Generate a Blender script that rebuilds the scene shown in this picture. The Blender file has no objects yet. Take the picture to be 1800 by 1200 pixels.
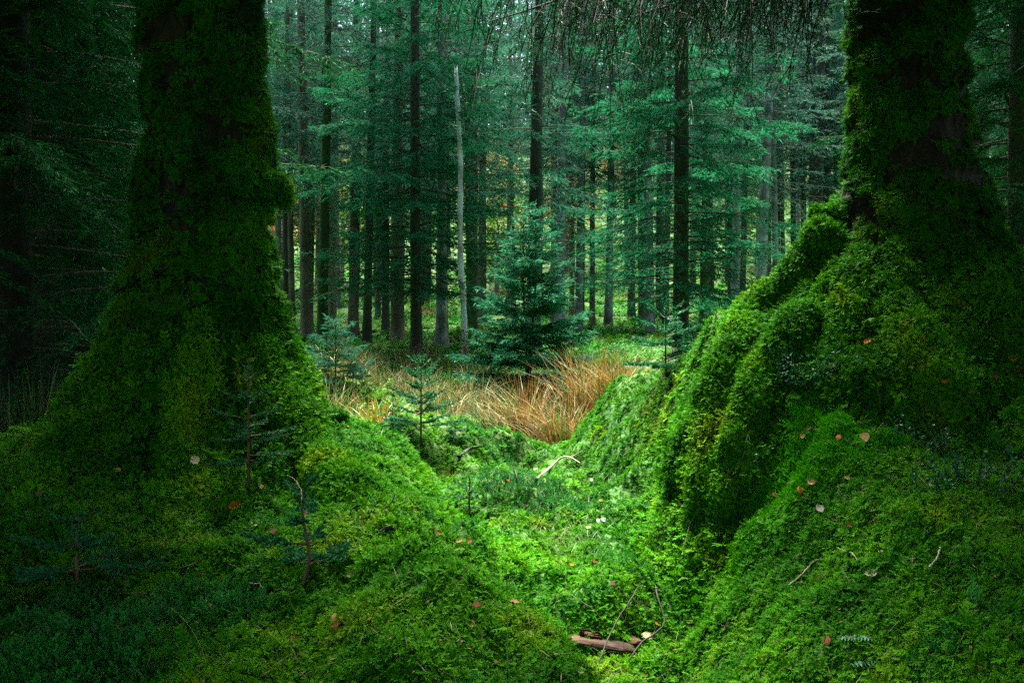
import bpy, math, random
import numpy as np
from mathutils import Vector
from mathutils.bvhtree import BVHTree

rad = math.radians
SC = bpy.context.scene
COL = SC.collection
CAMZ, FPX = 1.2, 1750.0

# ---------------------------------------------------------------- camera, sky, sun, exposure
cd = bpy.data.cameras.new('camera'); cam = bpy.data.objects.new('camera', cd); COL.objects.link(cam)
cam.location = (0, 0, CAMZ); cam.rotation_euler = (rad(90), 0, 0)
cd.lens = 35; cd.sensor_width = 36; cd.clip_start = 0.05; cd.clip_end = 600
SC.camera = cam
SUN_EL, SUN_AZ = 66, -10           # the sun stands beyond the clearing, a little left
wd = bpy.data.worlds.new('World'); SC.world = wd; wd.use_nodes = True
wn = wd.node_tree
sky = wn.nodes.new('ShaderNodeTexSky'); sky.sky_type = 'NISHITA'; sky.sun_disc = False
sky.sun_elevation = rad(SUN_EL); sky.sun_rotation = rad(SUN_AZ)
sky.air_density = 1.2; sky.dust_density = 3.0; sky.ozone_density = 1.5
wn.links.new(sky.outputs[0], wn.nodes['Background'].inputs[0])
wn.nodes['Background'].inputs[1].default_value = 0.05
sd = bpy.data.lights.new('sun', 'SUN'); sun = bpy.data.objects.new('sun', sd); COL.objects.link(sun)
sd.energy = 2.9; sd.angle = rad(20); sd.color = (1.0, 0.96, 0.86)
sdir = Vector((math.sin(rad(SUN_AZ))*math.cos(rad(SUN_EL)), math.cos(rad(SUN_AZ))*math.cos(rad(SUN_EL)), math.sin(rad(SUN_EL))))
sun.rotation_euler = sdir.to_track_quat('Z', 'Y').to_euler()
SC.view_settings.view_transform = 'Standard'; SC.view_settings.look = 'None'
SC.view_settings.exposure = 3.75; SC.view_settings.gamma = 1; SC.view_settings.use_curve_mapping = False
cy = SC.cycles
cy.max_bounces = 5; cy.diffuse_bounces = 3; cy.glossy_bounces = 1; cy.transmission_bounces = 3
cy.volume_bounces = 0; cy.transparent_max_bounces = 4
cy.use_denoising = False; cy.caustics_reflective = False; cy.caustics_refractive = False
cy.sample_clamp_indirect = .12; cy.sample_clamp_direct = .35

# ---------------------------------------------------------------- numpy noise
def _hash(i, j, k):
    h = (i*374761393 + j*668265263 + k*1274126177) & 0xFFFFFFFF
    h = ((h ^ (h >> 13))*1103515245) & 0xFFFFFFFF
    h = ((h ^ (h >> 16))*2246822519) & 0xFFFFFFFF
    return ((h ^ (h >> 15)) & 0xFFFF)/65535.0
def vnoise(x, y, z):
    x, y, z = np.broadcast_arrays(np.asarray(x, float), np.asarray(y, float), np.asarray(z, float))
    xi, yi, zi = np.floor(x).astype(np.int64), np.floor(y).astype(np.int64), np.floor(z).astype(np.int64)
    fx, fy, fz = x-xi, y-yi, z-zi
    fx, fy, fz = [f*f*f*(f*(f*6-15)+10) for f in (fx, fy, fz)]
    r = 0
    for a in (0, 1):
        for b in (0, 1):
            for c in (0, 1):
                r = r + _hash(xi+a, yi+b, zi+c)*(fx if a else 1-fx)*(fy if b else 1-fy)*(fz if c else 1-fz)
    return r*2-1
def fbm(x, y, z, o=3):
    r = 0; a = 1; t = 0
    for i in range(o):
        s = 2.03**i
        r = r + a*vnoise(x*s+i*17.3, y*s-i*9.1, z*s+i*5.7); t += a; a *= .5
    return r/t
def sstep(a, b, x):
    t = np.clip((x-a)/(b-a), 0, 1); return t*t*(3-2*t)

# ---------------------------------------------------------------- mesh helpers
class Geo:
    def __init__(s): s.v = []; s.q = []; s.t = []; s.a = []; s.qm = []; s.tm = []; s.n = 0
    def add(s, v, q=None, t=None, var=0.5, m=0):
        v = np.asarray(v, float).reshape(-1, 3)
        s.v.append(v); s.a.append(np.broadcast_to(np.asarray(var, float), (len(v),)))
        if q is not None and len(q): q = np.asarray(q, np.int64)+s.n; s.q.append(q); s.qm.append(np.full(len(q), m))
        if t is not None and len(t): t = np.asarray(t, np.int64)+s.n; s.t.append(t); s.tm.append(np.full(len(t), m))
        s.n += len(v)
    def mesh(s, name, mats, smooth=False):
        me = bpy.data.meshes.new(name)
        v = np.concatenate(s.v); a = np.concatenate(s.a)
        Q = np.concatenate(s.q) if s.q else np.zeros((0, 4), np.int64)
        T = np.concatenate(s.t) if s.t else np.zeros((0, 3), np.int64)
        mi = np.concatenate([*s.qm, *s.tm]).astype(np.int32)
        loops = np.concatenate([Q.ravel(), T.ravel()]).astype(np.int32)
        st = np.concatenate([np.arange(len(Q))*4, len(Q)*4+np.arange(len(T))*3]).astype(np.int32)
        me.vertices.add(len(v)); me.vertices.foreach_set('co', v.astype(np.float32).ravel())
        me.loops.add(len(loops)); me.loops.foreach_set('vertex_index', loops)
        me.polygons.add(len(st)); me.polygons.foreach_set('loop_start', st)
        me.polygons.foreach_set('material_index', mi)
        me.polygons.foreach_set('use_smooth', np.full(len(st), smooth))
        at = me.attributes.new('var', 'FLOAT', 'POINT'); at.data.foreach_set('value', a.astype(np.float32))
        for m in (mats if isinstance(mats, (list, tuple)) else [mats]): me.materials.append(m)
        me.update(calc_edges=True)
        return me
    def tris(s):
        v = np.concatenate(s.v); T = list(s.t)
        for q in s.q: T += [q[:, :3], q[:, [0, 2, 3]]]
        return v, np.concatenate(T)
def link(name, me, parent=None, loc=None):
    o = bpy.data.objects.new(name, me); COL.objects.link(o)
    if parent is not None: o.parent = parent
    if loc is not None: o.location = loc
    return o
def tag(o, label=None, cat=None, group=None, kind=None):
    if label: o['label'] = label
    if cat: o['category'] = cat
    if group: o['group'] = group
    if kind: o['kind'] = kind
    return o
def empty(name, loc, label, cat, group=None, rz=0):
    o = bpy.data.objects.new(name, None); COL.objects.link(o); o.location = loc; o.rotation_euler = (0, 0, rz)
    o.empty_display_size = .1
    return tag(o, label, cat, group)
def unit(v): return v/np.maximum(np.linalg.norm(v, axis=-1, keepdims=True), 1e-9)
def tube(g, path, radii, sides=8, var=.5, m=0, cap=True):
    P = np.asarray(path, float); n = len(P); R = np.broadcast_to(np.asarray(radii, float), (n,))
    T = unit(np.gradient(P, axis=0))
    up = np.array([0, 0, 1.]) if abs(T[0, 2]) < .9 else np.array([1., 0, 0])
    A = unit(np.cross(T, up)); B = np.cross(T, A)
    th = np.linspace(0, 2*np.pi, sides, endpoint=False)
    V = P[:, None, :]+R[:, None, None]*(np.cos(th)[None, :, None]*A[:, None, :]+np.sin(th)[None, :, None]*B[:, None, :])
    V = V.reshape(-1, 3)
    i = np.arange(n-1)[:, None]*sides; j = np.arange(sides)[None, :]; k = (j+1) % sides
    Q = np.stack([i+j, i+k, i+sides+k, i+sides+j], -1).reshape(-1, 4)
    tr = None
    if cap:
        V = np.concatenate([V, P[-1:]+T[-1:]*R[-1]*.5])
        e = (n-1)*sides; j = np.arange(sides)
        tr = np.stack([e+j, e+(j+1) % sides, np.full(sides, n*sides)], -1)
    g.add(V, Q, tr, var, m)
def diamonds(g, P, D, L, W, N, var=.5, m=0, sag=0.0, mid=.42):
    """one four-cornered needle or leaf per row"""
    D = unit(D); S = unit(np.cross(D, N)); n = len(P)
    L = np.broadcast_to(L, (n,))[:, None]; W = np.broadcast_to(W, (n,))[:, None]
    tip = P+D*L; tip[:, 2] -= (sag*L)[:, 0]
    c = P+D*L*mid
    V = np.stack([P, c+S*W*.5, tip, c-S*W*.5], 1).reshape(-1, 3)
    q = np.arange(n)[:, None]*4+np.arange(4)[None]
    g.add(V, q, None, np.repeat(np.broadcast_to(var, (n,)), 4), m)
def blades(g, rng, P, H, lean, W, var, m=0, seg=5, droop=.5, az=None):
    """grass blades as tapered curved strips"""
    n = len(P); az = rng.uniform(0, 2*np.pi, n) if az is None else az
    d = np.stack([np.cos(az), np.sin(az), np.zeros(n)], 1); s = np.stack([-np.sin(az), np.cos(az), np.zeros(n)], 1)
    tw = rng.uniform(-.8, .8, n)[:, None]; s = s*np.cos(tw)+d*np.sin(tw)
    V = []
    for k in range(seg+1):
        t = k/seg
        out = lean*t**1.7; up = H*(t-droop*np.abs(lean)/np.maximum(H, .01)*.55*t**3)
        c = P+d*out[:, None]+np.array([0, 0, 1.])*up[:, None]
        w = (W*(1-t**1.5*.93))[:, None]*.5
        V += [c-s*w, c+s*w]
    V = np.stack(V, 1).reshape(-1, 3)
    b = np.arange(n)[:, None, None]*(2*(seg+1)); k = np.arange(seg)[None, :, None]*2
    Q = (b+k+np.array([0, 1, 3, 2])[None, None]).reshape(-1, 4)
    g.add(V, Q, None, np.repeat(var, 2*(seg+1)), m)

# ---------------------------------------------------------------- materials
def mat(name, cols, scale=3.0, rough=.65, transl=0.0, spec=.25, inst=False, vr=(.6, 1.35), tip=None, bump=0, bscale=40, stretch=(1, 1, 1), detail=3, coord='pos', pos=None):
    """cols blend along a noise of the place; var varies the value from piece to piece"""
    m = bpy.data.materials.new(name); m.use_nodes = True; nt = m.node_tree; N, L = nt.nodes, nt.links
    N.clear(); out = N.new('ShaderNodeOutputMaterial')
    if coord == 'pos': src = N.new('ShaderNodeNewGeometry').outputs['Position']
    else: src = N.new('ShaderNodeTexCoord').outputs['Object']
    mp = N.new('ShaderNodeMapping'); mp.inputs['Scale'].default_value = stretch; L.new(src, mp.inputs[0])
    nz = N.new('ShaderNodeTexNoise'); nz.inputs['Scale'].default_value = scale; nz.inputs['Detail'].default_value = detail
    nz.inputs['Roughness'].default_value = .6
    L.new(mp.outputs[0], nz.inputs['Vector'])
    rp = N.new('ShaderNodeValToRGB'); L.new(nz.outputs[0], rp.inputs[0])
    e = rp.color_ramp.elements; k = len(cols)
    pos = pos or [.32+.36*i/max(k-1, 1) for i in range(k)]
    e[0].position = pos[0]; e[0].color = (*cols[0], 1); e[1].position = pos[-1]; e[1].color = (*cols[-1], 1)
    for i in range(1, k-1):
        x = e.new(pos[i]); x.color = (*cols[i], 1)
    at = N.new('ShaderNodeAttribute'); at.attribute_name = 'var'; at.attribute_type = 'INSTANCER' if inst else 'GEOMETRY'
    mr = N.new('ShaderNodeMapRange'); L.new(at.outputs['Fac'], mr.inputs[0])
    mr.inputs[3].default_value = vr[0]; mr.inputs[4].default_value = vr[1]
    hs = N.new('ShaderNodeHueSaturation'); L.new(rp.outputs[0], hs.inputs['Color']); L.new(mr.outputs[0], hs.inputs['Value'])
    colr = hs.outputs[0]
    if tip is not None:          # paler young ends of the fronds (an attribute of the frond mesh itself)
        a2 = N.new('ShaderNodeAttribute'); a2.attribute_name = 'tip'
        mx = N.new('ShaderNodeMix'); mx.data_type = 'RGBA'; L.new(a2.outputs['Fac'], mx.inputs[0])
        L.new(colr, mx.inputs[6])
        h2 = N.new('ShaderNodeHueSaturation'); L.new(colr, h2.inputs['Color']); h2.inputs['Value'].default_value = tip; h2.inputs['Hue'].default_value = .482
        L.new(h2.outputs[0], mx.inputs[7]); colr = mx.outputs[2]
    p = N.new('ShaderNodeBsdfPrincipled'); L.new(colr, p.inputs['Base Color'])
    p.inputs['Roughness'].default_value = rough; p.inputs['Specular IOR Level'].default_value = spec
    if bump:
        b = N.new('ShaderNodeTexNoise'); b.inputs['Scale'].default_value = bscale; b.inputs['Detail'].default_value = 5
        L.new(mp.outputs[0], b.inputs['Vector'])
        bn = N.new('ShaderNodeBump'); bn.inputs['Strength'].default_value = .9; bn.inputs['Distance'].default_value = bump
        L.new(b.outputs[0], bn.inputs['Height']); L.new(bn.outputs[0], p.inputs['Normal'])
    sh = p.outputs[0]
    if transl:
        tr = N.new('ShaderNodeBsdfTranslucent'); L.new(colr, tr.inputs[0])
        ms = N.new('ShaderNodeMixShader'); ms.inputs[0].default_value = transl
        L.new(sh, ms.inputs[1]); L.new(tr.outputs[0], ms.inputs[2]); sh = ms.outputs[0]
    L.new(sh, out.inputs[0])
    return m
M = {}
M['ground'] = mat('forest_floor', [(.010, .045, .005), (.02, .10, .007), (.04, .10, .010), (.05, .045, .014)], 1.1, .9, bump=.03, bscale=22, detail=6, vr=(1, 1))
M['moss'] = mat('feather_moss', [(.004, .05, .001), (.010, .10, .0015), (.028, .15, .002), (.068, .155, .003), (.085, .08, .006)], 2.4, .6, .25, .025, inst=True, vr=(.45, 1.5), tip=1.5, detail=5, pos=[.28, .45, .58, .68, .8])
M['moss_trunk'] = mat('trunk_moss', [(.003, .05, .001), (.008, .095, .001), (.022, .125, .002), (.055, .075, .004)], 2.6, .65, .2, .025, inst=True, vr=(.5, 1.4), tip=1.4, detail=4, pos=[.3, .48, .62, .78])
M['hair_moss'] = mat('hair_moss', [(.006, .075, .010), (.012, .12, .022)], 4, .55, .2, .15, inst=True, vr=(.6, 1.4), tip=1.8)
M['emerald_moss'] = mat('emerald_moss', [(.006, .14, .002), (.022, .21, .002)], 5, .5, .25, .03, inst=True, vr=(.65, 1.35), tip=1.4)
M['bark_old'] = mat('old_bark', [(.006, .008, .003), (.013, .012, .006), (.025, .020, .010)], 5, .9, bump=.03, bscale=14, stretch=(1, 1, .5), vr=(1, 1), coord='pos', detail=6)
M['bark'] = mat('spruce_bark', [(.04, .042, .024), (.10, .085, .052), (.16, .13, .085)], 3, .9, bump=.02, bscale=9, stretch=(1, 1, .35), vr=(1, 1), detail=6)
M['bark_dark'] = mat('dark_bark', [(.03, .034, .022), (.07, .064, .042)], 3, .9, bump=.02, bscale=9, stretch=(1, 1, .35), vr=(1, 1), detail=6)
M['bark_black'] = mat('black_bark', [(.008, .009, .006), (.02, .02, .013)], 3, .9, bump=.02, bscale=9, stretch=(1, 1, .35), vr=(1, 1), detail=6)
M['bark_mossy'] = mat('mossy_bark', [(.02, .03, .008), (.025, .055, .008), (.03, .09, .01)], 2, .9, bump=.02, bscale=9, vr=(1, 1), detail=6)
M['bark_pale'] = mat('lichen_bark', [(.05, .055, .04), (.13, .135, .11), (.3, .31, .28)], 5, .85, bump=.015, bscale=12, stretch=(1, 1, .6), vr=(1, 1), detail=8)
M['bark_snag'] = mat('snag_bark', [(.24, .11, .06), (.55, .54, .48), (.78, .8, .77)], 4, .8, bump=.015, bscale=14, stretch=(1, 1, .5), vr=(1, 1), detail=8)
M['needle'] = mat('spruce_needles', [(.010, .065, .036), (.017, .10, .054), (.032, .125, .06)], 1.2, .65, .4, .04, vr=(.55, 1.5))
M['needle_lush'] = mat('lush_needles', [(.008, .095, .036), (.016, .15, .060)], 1.5, .65, .4, .05, vr=(.55, 1.5))
M['needle_young'] = mat('young_needles', [(.010, .12, .05), (.024, .19, .085)], 2.5, .6, .25, .15, vr=(.5, 1.6))
M['needle_dull'] = mat('dull_needles', [(.016, .068, .046), (.03, .10, .066), (.046, .10, .05)], 1.0, .6, .4, .1, vr=(.55, 1.5))
M['needle_dark'] = mat('dark_needles', [(.007, .06, .016), (.014, .095, .026)], 1.5, .65, .2, .03, vr=(.5, 1.5))
M['needle_blue'] = mat('sapling_needles', [(.008, .09, .028), (.02, .15, .05)], 6, .55, .2, .15, vr=(.5, 1.6))
M['needle_sap'] = mat('seedling_needles', [(.008, .07, .018), (.016, .11, .03)], 6, .65, .2, .04, vr=(.5, 1.6))
M['stem'] = mat('sapling_bark', [(.04, .03, .012), (.09, .05, .02)], 20, .7, vr=(1, 1))
M['stick_dark'] = mat('dark_twig', [(.008, .010, .008), (.022, .02, .016)], 20, .7, vr=(1, 1))
M['stick_litter'] = mat('litter_twig', [(.04, .025, .012), (.16, .11, .06)], 9, .7, vr=(1, 1))
M['leaf_litter'] = mat('litter_leaf', [(.05, .02, .008), (.16, .06, .02), (.22, .15, .07)], 14, .7, vr=(.5, 1.4))
M['stick_pale'] = mat('pale_twig', [(.2, .15, .1), (.42, .36, .27)], 20, .7, vr=(1, 1))
M['grass_dry'] = mat('dry_grass', [(.10, .06, .02), (.28, .19, .07), (.42, .32, .15)], 9, .6, .2, .25, vr=(.3, 1.6))
M['grass_rust'] = mat('rust_grass', [(.12, .05, .012), (.32, .13, .02), (.36, .25, .08)], 9, .6, .2, .25, vr=(.5, 1.5))
M['grass_green'] = mat('green_grass', [(.015, .085, .02), (.05, .13, .02), (.12, .12, .03)], 2.2, .5, .25, .3, vr=(.5, 1.5))
M['grass_orange'] = mat('orange_grass', [(.35, .09, .01), (.22, .22, .015)], 9, .5, .25, .3, vr=(.6, 1.4))
M['bilberry'] = mat('bilberry_leaf', [(.008, .07, .028), (.02, .12, .045)], 9, .5, .2, .15, vr=(.5, 1.6))
M['plank'] = mat('rotten_wood', [(.008, .005, .003), (.045, .02, .008), (.10, .042, .018)], 7, .8, bump=.01, bscale=18, stretch=(.35, 2.2, 2), vr=(1, 1), detail=7)
M['autumn'] = mat('autumn_leaves', [(.38, .09, .012), (.45, .2, .03), (.25, .22, .03)], .8, .6, .3, .2, vr=(.6, 1.4))
M['yellowgreen'] = mat('yellow_green_leaves', [(.06, .2, .015), (.16, .26, .02)], .8, .6, .3, .2, vr=(.6, 1.4))
M['cover'] = mat('bright_moss_cover', [(.012, .12, .010), (.03, .22, .014), (.07, .24, .02), (.16, .11, .03)], .45, .7, .25, .2, inst=True, vr=(.55, 1.4), detail=5)
for k, c in dict(pale=(.42, .37, .2), orange=(.45, .13, .012), rust=(.17, .05, .012), tan=(.34, .21, .07), brown=(.14, .08, .045), white=(.5, .52, .48), red=(.16, .02, .006), slate=(.03, .035, .035), grey=(.3, .28, .24)).items():
    M['leaf_'+k] = mat(k+'_leaf', [tuple(x*.45 for x in c), tuple(x*.75 for x in c), c], 60, .7, .05, .08, vr=(1, 1), coord='obj')

# ---------------------------------------------------------------- terrain
LT, RT = np.array([-1.73, 5.6]), np.array([2.40, 6.0])       # feet of the two old trees
_py = np.array([-80, 0, 2.5, 4, 5, 6, 8, 9, 11, 13, 15, 18, 22, 27, 32, 45, 60, 80, 110, 170.])
_pz = np.array([0, 0, -.12, -.17, -.17, -.10, 0, .06, .07, .2, .42, .75, 1.1, 1.35, 1.7, 3.6, 7.5, 14, 25, 30.])
_gy = np.linspace(-80, 170, 2501); _gz = np.interp(_gy, _py, _pz)
_gz = np.convolve(np.pad(_gz, 8, 'edge'), np.ones(17)/17, 'valid')
def bump2(x, y, cx, cy, rx, ry, a, rot=0, p=1.0):
    c, s = math.cos(rot), math.sin(rot); dx, dy = x-cx, y-cy
    u, v = (c*dx+s*dy)/rx, (-s*dx+c*dy)/ry
    return a*np.exp(-(u*u+v*v)**p)
def ground_z(x, y):
    x, y = np.broadcast_arrays(np.asarray(x, float), np.asarray(y, float))
    z = np.interp(y, _gy, _gz)
    near = 1-sstep(12, 20, y)
    # left mound: the skirt of soil and roots round the left tree, and the ridge that runs from it towards the camera
    d = np.hypot(x-LT[0], y-LT[1])
    hl = np.interp(d, [0, .6, .9, 1.1, 1.4, 1.8, 2.6, 3.3, 4.2], [.92, .88, .78, .69, .55, .43, .30, .18, 0])
    xc = np.interp(y, [1.5, 2.2, 2.8, 3.4, 3.8, 4.7, 5.2, 5.8, 8], [.18, .16, .07, -.06, -.18, -.45, -.58, -.63, -.8])
    hc = np.interp(y, [1, 2.2, 2.8, 3.4, 3.8, 4.7, 5.2, 5.6, 6.5], [0, .40, .46, .50, .54, .64, .68, .6, 0])
    hl = np.maximum(hl, hc*sstep(-4.2, -1.8, x))+.05*bump2(x, y, -.9, 3.3, .7, .6, 1)
    hl = hl+.15*np.exp(-((x-xc+.30)/.34)**2)*sstep(2.2, 3.0, y)*(1-sstep(4.9, 5.8, y))
    z = z+hl*(1-sstep(0, .30, x-xc-.05*np.sin(y*5)))*(1-.6*sstep(6.3, 7.5, y))
    z = z+.12*sstep(-1.5, -3.2, x)*near
    # right mound
    xl = np.interp(y, [2, 3.4, 4.2, 5, 6, 6.6, 8], [.58, .66, .74, .86, .98, 1.0, 1.05]); w = np.interp(y, [3, 4.3, 5.2, 6], [.85, .80, .62, .46])
    hr = np.interp(y, [1.5, 2.5, 3.1, 3.6, 4.3, 4.9, 5.4, 6.2, 6.9, 7.8, 9.5], [0, .28, .48, .62, .82, 1.05, 1.18, 1.2, 1.05, .5, 0])
    z = z+hr*np.clip((x-xl)/w, 0, 1)**1.1*(1-.45*sstep(2.9, 5, x))
    # bank behind the right tree
    z = z+.74*sstep(.45, 1.15, x+.12*np.sin(y*2.3))*sstep(6.2, 7.2, y)*(1-sstep(9.2, 12.5, y))*(1-np.clip(bump2(x, y, 2.5, 6, 1.5, 1.3, 1), 0, .8))
    # hummocks in the hollow
    z = z+bump2(x, y, -.80, 9.0, .5, .45, .38, 0, 1.5)+bump2(x, y, -.22, 9.5, .52, .4, .32, 0, 1.4)
    z = z+bump2(x, y, -.02, 7.1, .8, .34, .30, -.55, 1.3)
    z = z+bump2(x, y, -.07, 5.85, .30, .28, .27, 0, 1.4)+bump2(x, y, .36, 4.85, .40, .30, .26, .1, 1.6)
    z = z-bump2(x, y, .14, 4.45, .16, .16, .10)-bump2(x, y, .42, 3.75, .45, .42, .05)
    z = z+bump2(x, y, -2.6, 14, .8, .7, .3, 0, 1.4)+bump2(x, y, -1.9, 11.5, .7, .5, .15)
    # lumps
    gl_ = sstep(.02, .25, x-xc)*(1-sstep(0, .5, x-xl))
    z = z+(.05+.07*gl_)*fbm(x*1.9, y*1.9, 3.1, 2)*near+(.16*np.sqrt(np.abs(fbm(x*2.8, y*2.8, 7.7, 2))+.004)+.05*fbm(x*7, y*7, 2.7, 2)-.08)*near*(1-.85*np.exp(-((x-.33)/.32)**2-((y-3.65)/.45)**2))-.03*np.exp(-((x-.33)/.28)**2-((y-3.3)/.25)**2)
    z = z+(1-near)*(.22*fbm(x*.45, y*.45, 1.2, 3)+.9*fbm(x*.06, y*.06, 4.4, 2)*sstep(25, 60, y))
    return z
def dense(a, b, n): return np.linspace(a, b, n, endpoint=False)
gx = np.concatenate([-np.geomspace(110, 3.8, 60)[:-1], dense(-3.8, 3.8, 254), np.geomspace(3.8, 110, 60)])
gyv = np.concatenate([np.linspace(-70, 1.2, 30, endpoint=False), dense(1.2, 10.5, 270), np.geomspace(10.5, 165, 150)])
GX, GY = np.meshgrid(gx, gyv); GZ = ground_z(GX, GY)
gg = Geo(); nx = len(gx); ny = len(gyv)
ii, jj = np.meshgrid(np.arange(ny-1), np.arange(nx-1), indexing='ij')
gq = np.stack([ii*nx+jj, ii*nx+jj+1, (ii+1)*nx+jj+1, (ii+1)*nx+jj], -1).reshape(-1, 4)
gg.add(np.stack([GX, GY, GZ], -1).reshape(-1, 3), gq)
ground = link('ground', gg.mesh('ground', M['ground'], True)); tag(ground, kind='structure')

# ---------------------------------------------------------------- the two old trees
def old_trunk(foot, prof, seed, lobes, lean, ztop):
    """surface of revolution with root lobes and pads of moss; returns Geo, arrays"""
    nt_, nz_ = 180, 250
    zz = np.concatenate([np.linspace(-.15, 2.2, 170, endpoint=False), np.linspace(2.2, ztop, 80)])
    th = np.linspace(0, 2*np.pi, nt_, endpoint=False)
    Z, TH = np.meshgrid(zz, th, indexing='ij')
    pz, pr = zip(*prof); r = np.interp(Z, pz, pr)
    c, s = np.cos(TH), np.sin(TH)
    low = 1-sstep(.5, 2.1, Z)
    for (a, w, amp) in lobes:
        d = np.angle(np.exp(1j*(TH-rad(a)))); r = r*(1+amp*low*np.exp(-(d/rad(w))**2))
    px, py_, pz_ = c*r, s*r, Z
    w1 = fbm(px*2.0+seed, py_*2.0, Z*2.0, 2)
    n = fbm(px*4.2+seed, py_*4.2+w1*.6, Z*7.5+w1*1.1, 4)
    n2 = fbm(px*9+seed, py_*9, Z*13+seed, 2)
    pad = sstep(-.30, .16, n)
    ridge = np.abs(fbm(px*16+seed, py_*16, Z*2.5, 3))
    r = r*(1+.07*w1)-.02+.10*pad*(.8+.5*low)*(.75+.5*fbm(px*2+9, py_*2, Z*3, 2))+.022*n2*pad-.05*ridge*(1-pad)
    Zd = Z-.07*pad*pad*sstep(.0, .3, Z)
    cx = foot[0]+np.interp(Z, [0, 1.2, ztop], lean)
    X = cx+c*r; Y = foot[1]+s*r
    V = np.stack([X, Y, Zd], -1)
    i = np.arange(len(zz)-1)[:, None]*nt_; j = np.arange(nt_)[None]; k = (j+1) % nt_
    Q = np.stack([i+j, i+k, i+nt_+k, i+nt_+j], -1).reshape(-1, 4)
    g = Geo(); g.add(V.reshape(-1, 3), Q)
    return g, pad.reshape(-1)
def W(px, py, D): return np.array([(px-900)/FPX*D, D, CAMZ+(600-py)/FPX*D])
def spline(P, n):
    P = np.asarray(P, float); k = len(P); t = np.linspace(0, k-1, n); o = []
    for x in t:
        i = min(int(x), k-2); f = x-i
        p0, p1, p2, p3 = P[max(i-1, 0)], P[i], P[i+1], P[min(i+2, k-1)]
        o.append(.5*((2*p1)+(-p0+p2)*f+(2*p0-5*p1+4*p2-p3)*f*f+(-p0+3*p1-3*p2+p3)*f**3))
    return np.array(o)
def root_geo(pts, r0, r1, seed, n=60, sides=22):
    P = spline(pts, n); f = np.linspace(0, 1, n); R = np.interp(f, [0, .8, 1], [r0, r1, r1*.5])*((.4+.6*sstep(0, .4, f)) if n > 30 else 1)*(1+.25*fbm(f*7, seed, 0, 2))
    if n > 30: P[:, 2] += (np.minimum(ground_z(P[:, 0], P[:, 1])-.02, P[:, 2])-P[:, 2])*sstep(.55, 1, f)
    g = Geo(); tube(g, P, R, sides)
    v = g.v[0]; c = np.repeat(P, sides, 0); c = np.concatenate([c, P[-1:]])
    d = unit(v-c); nn = fbm(v[:, 0]*3.4+seed, v[:, 1]*3.4, v[:, 2]*3.4, 4); n1 = fbm(v[:, 0]*11+seed, v[:, 1]*11, v[:, 2]*11, 2)
    g.v[0] = v+d*(nn*.42*r0+.03*n1)[:, None]
    return g
old = {}
Lprof = [(-.2, 1.9), (.1, 1.55), (.25, 1.28), (.41, 1.03), (.6, .80), (.75, .68), (.9, .58), (1.2, .47), (1.36, .425), (1.7, .365), (2.0, .33), (3.1, .30), (6, .33), (9, .3)]
Rprof = [(-.2, 1.6), (.3, 1.40), (.8, 1.28), (1.1, 1.12), (1.2, 1.04), (1.37, .85), (1.54, .69), (1.71, .575), (1.89, .485), (2.23, .39), (2.57, .325), (3.2, .295), (6, .29), (9, .27)]
tl = empty('old_spruce', (LT[0], LT[1], 0), 'massive moss-covered spruce trunk with flared foot, left of the hollow', 'old tree')
tr_ = empty('old_spruce', (RT[0], RT[1], 0), 'massive moss-covered spruce with gripping roots on the mound right of the hollow', 'old tree')
gl, padl = old_trunk(LT, Lprof, 3.3, [(-60, 30, .10), (-125, 28, .14), (180, 24, .10), (-20, 22, .10), (60, 40, .1), (-95, 14, -.06)], [-.10, 0, .0], 9)
gr_, padr = old_trunk(RT, Rprof, 11.7, [(-70, 20, .16), (-35, 22, .22), (-115, 18, .14), (-150, 26, .12), (20, 30, .1), (-90, 38, -.13), (-52, 10, -.10)], [0, 0, .0], 9)
def child(name, g, m, par, smooth=True):
    o = link(name, g.mesh(name, m, smooth), par); l = par.location; o.location = (-l.x, -l.y, -l.z); return o
child('trunk', gl, M['bark_old'], tl); child('trunk', gr_, M['bark_old'], tr_)
# ---------------------------------------------------------------- where a sight line meets the ground or a trunk
def bvh(extra):
    near = (np.abs(GX) < 5)&(GY > .8)&(GY < 40)
    keep = near.reshape(-1)[gq].all(1)
    vs = [gg.v[0]]; fs = [gq[keep]]; n = len(vs[0])
    for g in extra:
        v = np.concatenate(g.v); vs.append(v); fs.append(np.concatenate(g.q)+n); n += len(v)
    return BVHTree.FromPolygons(np.concatenate(vs).tolist(), np.concatenate(fs).tolist())
BV = bvh([gl, gr_])
def hit(px, py):
    d = Vector(((px-900)/FPX, 1, (600-py)/FPX)).normalized()
    loc, nor, idx, dist = BV.ray_cast(Vector((0, 0, CAMZ)), d)
    if loc is None: return None, None
    if nor.dot(d) > 0: nor = -nor
    return loc, nor

def snap(pts, r, out=-.12):
    o = []
    for px, py in pts:
        for k in range(25):
            l, n = hit(px, py)
            if l is not None and l.y < 6.9: break
            px += 8 if px > 900 else -8
        o.append(np.array(l+n*r*out))
    return o
roots_r = [
 root_geo(snap([(1452, 420), (1415, 478), (1372, 520), (1326, 570), (1297, 632), (1272, 700), (1246, 780), (1226, 860), (1212, 940)], .12, .3), .13, .085, 1),
 root_geo(snap([(1490, 470), (1445, 535), (1395, 595), (1352, 660), (1322, 730), (1298, 800), (1276, 880), (1262, 950)], .12, .25), .13, .085, 2),
 root_geo(snap([(1560, 440), (1580, 540), (1612, 620), (1650, 690), (1700, 750), (1750, 800)], .13), .16, .10, 3),
 root_geo(snap([(1690, 430), (1730, 510), (1765, 590), (1795, 660)], .12), .15, .1, 4),
 root_geo(snap([(1520, 440), (1490, 540), (1470, 620)], .10), .12, .07, 8)]
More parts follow.
